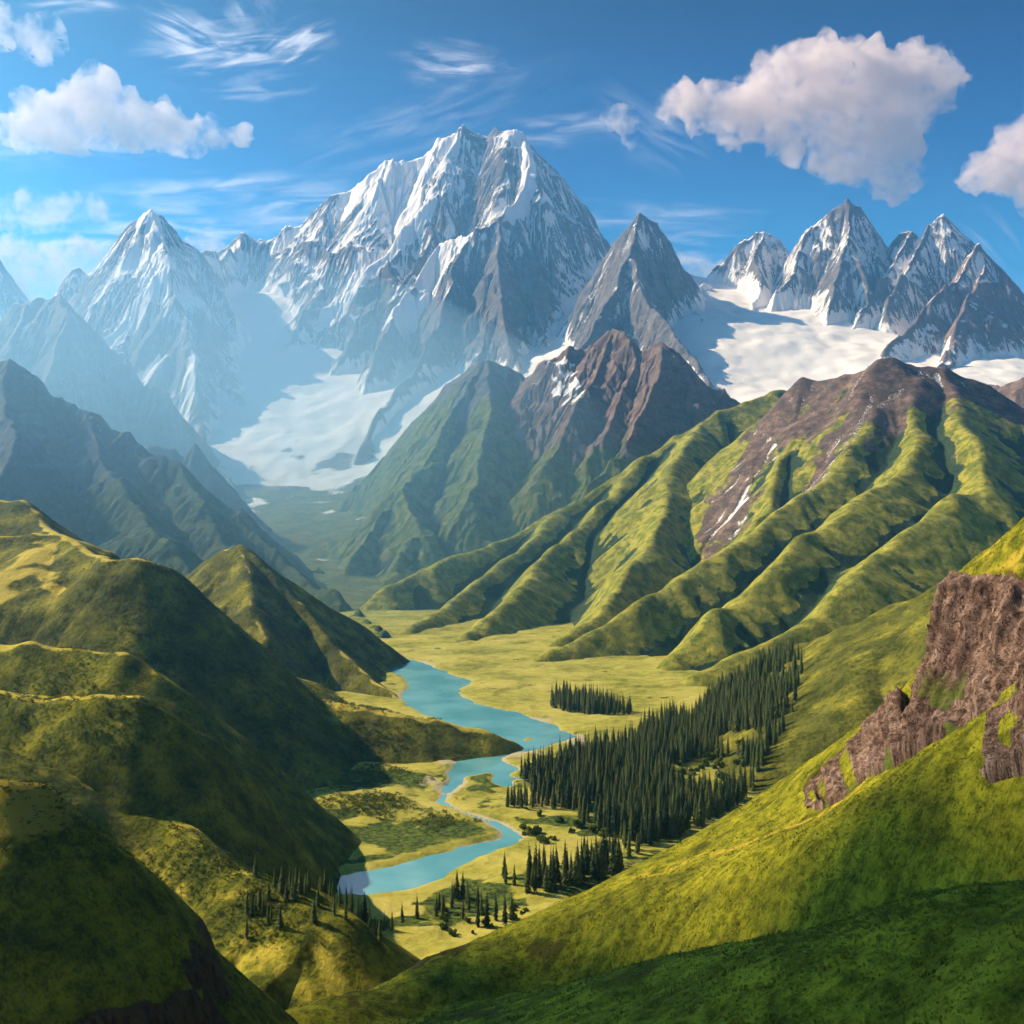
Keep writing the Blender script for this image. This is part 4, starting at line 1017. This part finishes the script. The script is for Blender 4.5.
def vapour(name, dens, size, lo=.40, hi=.56):
    m = bpy.data.materials.new(name); m.use_nodes = True; t = m.node_tree; t.nodes.clear()
    o = t.nodes.new('ShaderNodeOutputMaterial'); v = t.nodes.new('ShaderNodeVolumePrincipled')
    v.inputs['Color'].default_value = (1.0, .91, .89, 1); v.inputs['Anisotropy'].default_value = .0
    g = t.nodes.new('ShaderNodeNewGeometry'); n = t.nodes.new('ShaderNodeTexNoise')
    t.links.new(g.outputs['Position'], n.inputs['Vector']); n.inputs['Scale'].default_value = 1 / size; n.inputs['Detail'].default_value = 5; n.inputs['Roughness'].default_value = .62
    r = t.nodes.new('ShaderNodeMapRange'); r.interpolation_type = 'SMOOTHSTEP'
    t.links.new(n.outputs['Fac'], r.inputs[0]); r.inputs[1].default_value = lo; r.inputs[2].default_value = hi; r.inputs[3].default_value = 0.0; r.inputs[4].default_value = dens
    t.links.new(r.outputs[0], v.inputs['Density']); t.links.new(v.outputs[0], o.inputs['Volume'])
    return m

def cloud(name, label, puffs, Y, mat, seed, voxel=48, flat=None, rough=1.0, depth=.8):
    """puffs: (px, py, radius in pixels); smaller buds are set round each"""
    rg = np.random.RandomState(seed); m = Y * 1000 / F
    bm_v, bm_f = [], []
    import bmesh
    bm = bmesh.new()
    from mathutils import Matrix
    cl = []
    for pf_ in puffs:
        px, py, r = pf_[:3]; oy = pf_[3] if len(pf_) > 3 else 0.0
        cl.append((px, py, oy + rg.uniform(-.3, .3) * r * depth, r))
        for _ in range(10):
            d = rg.normal(size=3); d /= np.linalg.norm(d); d[2] *= .8
            q = rg.uniform(.3, .52)
            cl.append((px + d[0] * r * .85, py - abs(d[2]) * r * .8 if rg.rand() < .75 else py + abs(d[2]) * r * .5, oy + d[1] * r * depth, r * q))
    for px, py, dy, r in cl:
        c = P(px, py, Y)
        bmesh.ops.create_icosphere(bm, subdivisions=2, radius=r * m, matrix=Matrix.Translation((c[0], c[1] + dy * m, c[2])))
    me = bpy.data.meshes.new('puffs'); bm.to_mesh(me); bm.free()
    o = bpy.data.objects.new('puffs', me); C.objects.link(o)
    md = o.modifiers.new('r', 'REMESH'); md.mode = 'VOXEL'; md.voxel_size = voxel; md.use_smooth_shade = True
    ms = o.modifiers.new('s', 'SMOOTH'); ms.factor = .5; ms.iterations = 8
    dg = bpy.context.evaluated_depsgraph_get(); dg.update()
    me2 = bpy.data.meshes.new_from_object(o.evaluated_get(dg))
    bpy.data.objects.remove(o)
    n = len(me2.vertices); p = np.empty(n * 3, np.float32); me2.vertices.foreach_get('co', p); p = p.reshape(-1, 3).astype(float)
    nr = np.empty(n * 3, np.float32); me2.vertices.foreach_get('normal', nr); nr = nr.reshape(-1, 3)
    d = np.zeros(n)
    for s_, a_ in ((900, 150), (420, 110), (210, 75), (110, 42), (60, 20)):
        d += a_ * (np.abs(perlin3(p / s_, seed + s_)) * 2 - .55)
    p = p + nr * (d * rough)[:, None]
    if flat is not None:      # flatter underside
        zb = P(512, flat, Y)[2]
        p[:, 2] = np.where(p[:, 2] < zb, zb - (zb - p[:, 2]) * .35, p[:, 2])
    me2.vertices.foreach_set('co', p.ravel().astype(np.float32)); me2.update()
    me2.materials.clear(); me2.materials.append(mat)
    ob = bpy.data.objects.new(name, me2); C.objects.link(ob)
    tag(ob, label, 'cloud', 'clouds in the blue sky')
    return ob

V_THICK = vapour('cumulus_vapour', .0052, 420, .38, .64)
V_THIN = vapour('thin_vapour', .0028, 380, .42, .64)
cloud('cloud', 'large puffy pinkish white cloud, the biggest one in the upper right sky',
      [(690, 105, 22), (668, 112, 14), (722, 112, 30), (752, 108, 36), (790, 95, 46), (830, 84, 46), (865, 88, 48), (905, 90, 46), (935, 85, 28), (850, 125, 40), (885, 130, 38), (860, 155, 32), (890, 160, 26), (905, 183, 18), (885, 186, 12), (735, 135, 22), (780, 135, 26)], 17.0, V_THICK, 3)
cloud('cloud', 'flat based puffy white cloud in the upper left sky',
      [(20, 130, 22), (45, 118, 32), (80, 112, 34), (105, 118, 34), (130, 130, 32), (160, 126, 28), (190, 134, 22), (215, 132, 18), (238, 130, 12), (60, 140, 24)], 16.5, V_THICK, 5, flat=148)
cloud('cloud', 'rounded pink cloud cut by the right edge of the picture',
      [(1000, 170, 30), (1025, 160, 38), (1060, 165, 44), (975, 180, 16), (1030, 185, 26)], 17.5, V_THICK, 7)
cloud('cloud', 'small ragged pink cloud in the top left corner',
      [(8, 30, 22), (28, 45, 18), (36, 62, 9), (46, 30, 9), (-20, 30, 26)], 16.0, V_THIN, 9)
cloud('cloud', 'tiny wispy cloud left of the largest cloud', [(622, 122, 13), (630, 134, 10), (612, 114, 8)], 16.5, V_THIN, 11, voxel=40)
cloud('cloud', 'low pale cloud bank above the far left peaks', [(5, 212, 20), (35, 215, 22), (65, 210, 20), (95, 208, 18), (110, 214, 10), (-30, 215, 26)], 18.0, V_THIN, 13)
cloud('cloud', 'broad cream cloud glowing low behind the far left peak', [(-40, 270, 44), (10, 275, 40), (50, 275, 38), (90, 268, 30), (125, 262, 18), (30, 300, 36)], 19.0, V_THIN, 15)
cloud('cloud', 'small cream cloud low in the gap right of the tall needle peak', [(700, 268, 14), (718, 274, 12), (680, 262, 10)], 19.0, V_THIN, 17, voxel=50)
cloud('cloud', 'small cream cloud low in the gap right of the sharp pyramid peak', [(205, 246, 14), (190, 240, 12), (225, 250, 12)], 19.0, V_THIN, 19, voxel=50)

# an added cloud, unseen left of the picture, placed to shade the near foreground
def shade_cloud():
    el, az = SUN_EL, SUN_AZ
    s_ = np.array([math.sin(az) * math.cos(el), math.cos(az) * math.cos(el), math.sin(el)])
    pf = []
    for gx_, gy_, gz_, r in ((196, 190, 205, 95), (145, 255, 185, 104), (92, 328, 148, 108), (42, 400, 108, 105), (-5, 468, 95, 94), (-75, 505, 95, 80), (48, 235, 150, 95), (-120, 455, 120, 80)):
        g_ = np.array([gx_, gy_, gz_], float); q = g_ + s_ * (4950.0 - gz_) / s_[2]; pf.append((q, r))
    Yc = np.mean([q[1] for q, r in pf]); m = Yc / F
    cloud('cloud', 'long white cloud added unseen, high outside the left side of the view, to shade the near slope',
          [(512 + q[0] / m, 512 - (q[2] - H) / m, r / m, (q[1] - Yc) / m) for q, r in pf], Yc / 1000, V_SHADE, 23, voxel=30, rough=.35)
V_SHADE = vapour('dense_vapour', .05, 420, .25, .45)
shade_cloud()
# ------------------------------------------------------------------ camera, sun, sky
sc = bpy.context.scene
cam = bpy.data.cameras.new('camera'); co = bpy.data.objects.new('camera', cam); C.objects.link(co)
co.location = (0, 0, H); co.rotation_euler = (R(90), 0, 0)
cam.sensor_width = 36; cam.lens = 36 * F / 1024; cam.clip_start = .5; cam.clip_end = 120000
sc.camera = co
sd = Vector((math.sin(SUN_AZ) * math.cos(SUN_EL), math.cos(SUN_AZ) * math.cos(SUN_EL), math.sin(SUN_EL)))
sun = bpy.data.lights.new('sun', 'SUN'); so = bpy.data.objects.new('sun', sun); C.objects.link(so)
so.rotation_euler = sd.to_track_quat('Z', 'Y').to_euler()
so.location = (-3000, 800, 9000)
sun.energy = SUN_E; sun.angle = R(.5); sun.color = (1, .81, .55)
w = bpy.data.worlds.new('World'); sc.world = w; w.use_nodes = True
wt = w.node_tree; wt.nodes.clear()
wo = wt.nodes.new('ShaderNodeOutputWorld'); bg = wt.nodes.new('ShaderNodeBackground')
sk = wt.nodes.new('ShaderNodeTexSky'); sk.sky_type = 'NISHITA'; sk.sun_disc = False
sk.sun_elevation = SUN_EL; sk.sun_rotation = SUN_AZ; sk.ozone_density = 3.0; sk.air_density = 1.0; sk.dust_density = 2.0; sk.altitude = 1200
bg.inputs[1].default_value = SKY_S
wg = wt.nodes.new('ShaderNodeTexCoord'); wx = wt.nodes.new('ShaderNodeSeparateXYZ'); wt.links.new(wg.outputs['Generated'], wx.inputs[0])
wr = wt.nodes.new('ShaderNodeValToRGB'); wt.links.new(wx.outputs['Z'], wr.inputs[0])
e = wr.color_ramp.elements; e[0].position = .05; e[0].color = (1.7, 1.4, 1.1, 1); e[1].position = .2; e[1].color = (.12, .62, .80, 1)
q = e.new(.42); q.color = (.0, .05, .16, 1); q = e.new(.3); q.color = (.03, .25, .45, 1); q = e.new(.7); q.color = (.05, .18, .4, 1)
wm = wt.nodes.new('ShaderNodeMix'); wm.data_type = 'RGBA'; wm.blend_type = 'MULTIPLY'; wm.inputs[0].default_value = 1
wt.links.new(sk.outputs[0], wm.inputs[6]); wt.links.new(wr.outputs[0], wm.inputs[7])
SKY_COL = wm.outputs[2]
# cirrus: thin ice veils spread over parts of the dome (direction x/y and z/y), no body of their own
def wn(typ, **kw):
    d = wt.nodes.new(typ)
    for k_, v_ in kw.items(): setattr(d, k_, v_)
    return d
def wmath(op, a, b=0.0, clamp=False):
    d = wn('ShaderNodeMath', operation=op, use_clamp=clamp)
    for sck, v_ in zip(d.inputs, (a, b)):
        if isinstance(v_, (int, float)): sck.default_value = v_
        else: wt.links.new(v_, sck)
    return d.outputs[0]
ysafe = wmath('MAXIMUM', wx.outputs['Y'], .05)
cu, cvv = wmath('DIVIDE', wx.outputs['X'], ysafe), wmath('DIVIDE', wx.outputs['Z'], ysafe)
cxy = wn('ShaderNodeCombineXYZ'); wt.links.new(cu, cxy.inputs[0]); wt.links.new(cvv, cxy.inputs[1])
total = None
CIRRUS = [  # (px, py, half length, half height, tilt degrees, curl, strength)
    (235, 50, 100, 34, -4, 3.0, .85), (190, 34, 55, 22, 25, 3.5, .7), (300, 40, 40, 26, -30, 3.5, .8), (262, 88, 60, 14, -4, 2.0, .55), (455, 66, 62, 26, 8, 3.5, .6), (80, 6, 60, 12, 0, 2, .5), (250, 12, 26, 30, 50, 3, .4),
    (210, 188, 130, 18, -4, 1.5, .55), (300, 205, 80, 30, -6, 1.6, .6), (610, 215, 150, 16, 0, 1.2, .6), (690, 250, 90, 36, 0, 1.4, .55), (560, 128, 90, 20, -4, 1.8, .4), (40, 150, 170, 22, 0, 1.2, .35), (650, 130, 70, 40, 30, 2.5, .22), (990, 240, 40, 26, 40, 2.5, .35),
    (120, 235, 240, 42, 0, 1.0, .8), (420, 120, 160, 40, -20, 1.5, .22)]
for i_, (px, py, hl, hh, tilt, curl, st) in enumerate(CIRRUS):
    mp = wn('ShaderNodeMapping', vector_type='TEXTURE'); wt.links.new(cxy.outputs[0], mp.inputs[0])
    mp.inputs['Location'].default_value = ((px - 512) / F, (512 - py) / F, 0); mp.inputs['Rotation'].default_value = (0, 0, R(-tilt)); mp.inputs['Scale'].default_value = (hl / F, hh / F, 1)
    wob = wn('ShaderNodeTexNoise'); wt.links.new(mp.outputs[0], wob.inputs['Vector']); wob.inputs['Scale'].default_value = 1.1; wob.inputs['Detail'].default_value = 2
    sh = wn('ShaderNodeVectorMath', operation='MULTIPLY_ADD'); wt.links.new(wob.outputs['Color'], sh.inputs[0]); sh.inputs[1].default_value = (.9, .9, 0); 
    sb = wn('ShaderNodeVectorMath', operation='SUBTRACT'); wt.links.new(mp.outputs[0], sb.inputs[0]); sb.inputs[1].default_value = (.45, .45, 0); wt.links.new(sb.outputs[0], sh.inputs[2])
    ln = wn('ShaderNodeVectorMath', operation='LENGTH'); wt.links.new(sh.outputs[0], ln.inputs[0])
    mr = wn('ShaderNodeMapRange', interpolation_type='SMOOTHSTEP'); wt.links.new(ln.outputs['Value'], mr.inputs[0]); mr.inputs[1].default_value = 1.15; mr.inputs[2].default_value = .1; mr.inputs[3].default_value = 0; mr.inputs[4].default_value = 1
    ms = wn('ShaderNodeMapping'); wt.links.new(mp.outputs[0], ms.inputs[0]); ms.inputs['Scale'].default_value = (.7 * hl / 60, 1.7 * hh / 30, 1); ms.inputs['Location'].default_value = (i_ * 7.3, i_ * 3.1, 0)
    ns = wn('ShaderNodeTexNoise'); wt.links.new(ms.outputs[0], ns.inputs['Vector']); ns.inputs['Scale'].default_value = 1.3; ns.inputs['Detail'].default_value = 7; ns.inputs['Roughness'].default_value = .52; ns.inputs['Distortion'].default_value = curl * .3
    nr = wn('ShaderNodeMapRange', interpolation_type='SMOOTHSTEP'); wt.links.new(ns.outputs[0], nr.inputs[0]); nr.inputs[1].default_value = .40; nr.inputs[2].default_value = .78; nr.inputs[3].default_value = 0; nr.inputs[4].default_value = st * 1.25
    v_ = wmath('MULTIPLY', mr.outputs[0], nr.outputs[0])
    total = v_ if total is None else wmath('ADD', total, v_)
total = wmath('MINIMUM', total, .95)
wm2 = wn('ShaderNodeMix', data_type='RGBA'); wt.links.new(total, wm2.inputs[0]); wt.links.new(SKY_COL, wm2.inputs[6]); wm2.inputs[7].default_value = (6.2, 5.6, 5.5, 1)
SKY_COL = wm2.outputs[2]
wt.links.new(SKY_COL, bg.inputs[0]); wt.links.new(bg.outputs[0], wo.inputs[0])
vs = sc.view_settings; vs.view_transform = 'Standard'; vs.look = 'None'; vs.exposure = EXPO; vs.gamma = 1
sc.cycles.max_bounces = 8; sc.cycles.diffuse_bounces = 2; sc.cycles.volume_bounces = 4
sc.cycles.use_denoising = True; sc.cycles.use_adaptive_sampling = True; sc.cycles.adaptive_threshold = .03; sc.cycles.volume_step_rate = 2.5; sc.cycles.volume_max_steps = 256

# the air of the valley
def box(name, x0, x1, y0, y1, z0, z1, mat):
    v = [(x, y, z) for z in (z0, z1) for y in (y0, y1) for x in (x0, x1)]
    f = np.array([(0, 2, 3, 1), (4, 5, 7, 6), (0, 1, 5, 4), (2, 6, 7, 3), (0, 4, 6, 2), (1, 3, 7, 5)])
    return raw_mesh(name, v, f, mat)
if HAZE > 0:
    hm = bpy.data.materials.new('valley_haze'); hm.use_nodes = True; ht = hm.node_tree; ht.nodes.clear()
    ho = ht.nodes.new('ShaderNodeOutputMaterial'); hv = ht.nodes.new('ShaderNodeVolumePrincipled')
    hv.inputs['Color'].default_value = (*HAZE_C, 1); hv.inputs['Density'].default_value = HAZE; hv.inputs['Anisotropy'].default_value = .72
    ht.links.new(hv.outputs[0], ho.inputs['Volume'])
    hz = box('haze', -7600, 8100, -900, 13900, -400, 4060, hm)
    tag(hz, 'pale blue haze filling the valley air', kind='stuff')

    # sunlit mist lying low in the valley head, thinning out towards its rim
    mm = bpy.data.materials.new('mist_vapour'); mm.use_nodes = True; mt_ = mm.node_tree; mt_.nodes.clear()
    mo = mt_.nodes.new('ShaderNodeOutputMaterial'); mv = mt_.nodes.new('ShaderNodeVolumePrincipled')
    mv.inputs['Color'].default_value = (.50, .80, 1.0, 1); mv.inputs['Density'].default_value = MIST; mv.inputs['Anisotropy'].default_value = .72
    mt_.links.new(mv.outputs[0], mo.inputs['Volume'])
    th, ph = np.meshgrid(np.arange(96) * 2 * np.pi / 96, np.linspace(0.02, np.pi - .02, 49))
    ux, uy, uz = np.sin(ph) * np.cos(th), np.sin(ph) * np.sin(th), np.cos(ph)
    v = np.stack([-1400 + 2400 * ux, 5900 + 3500 * uy, -350 + 1900 * uz], -1).reshape(-1, 3)
    n_ = 96; q = [(j * n_ + i, (j + 1) * n_ + i, (j + 1) * n_ + (i + 1) % n_, j * n_ + (i + 1) % n_) for j in range(48) for i in range(n_)]
    v = np.vstack([v, [(-1400, 5900, 1550), (-1400, 5900, -2250)]])
    tr = [(i, (i + 1) % n_, 49 * n_) for i in range(n_)] + [(48 * n_ + (i + 1) % n_, 48 * n_ + i, 49 * n_ + 1) for i in range(n_)]
    ob = raw_mesh('mist', v, [np.array(q), np.array(tr)], mm, None, True)
    tag(ob, 'pale blue sunlit mist lying in the valley head between the peaks', kind='stuff')
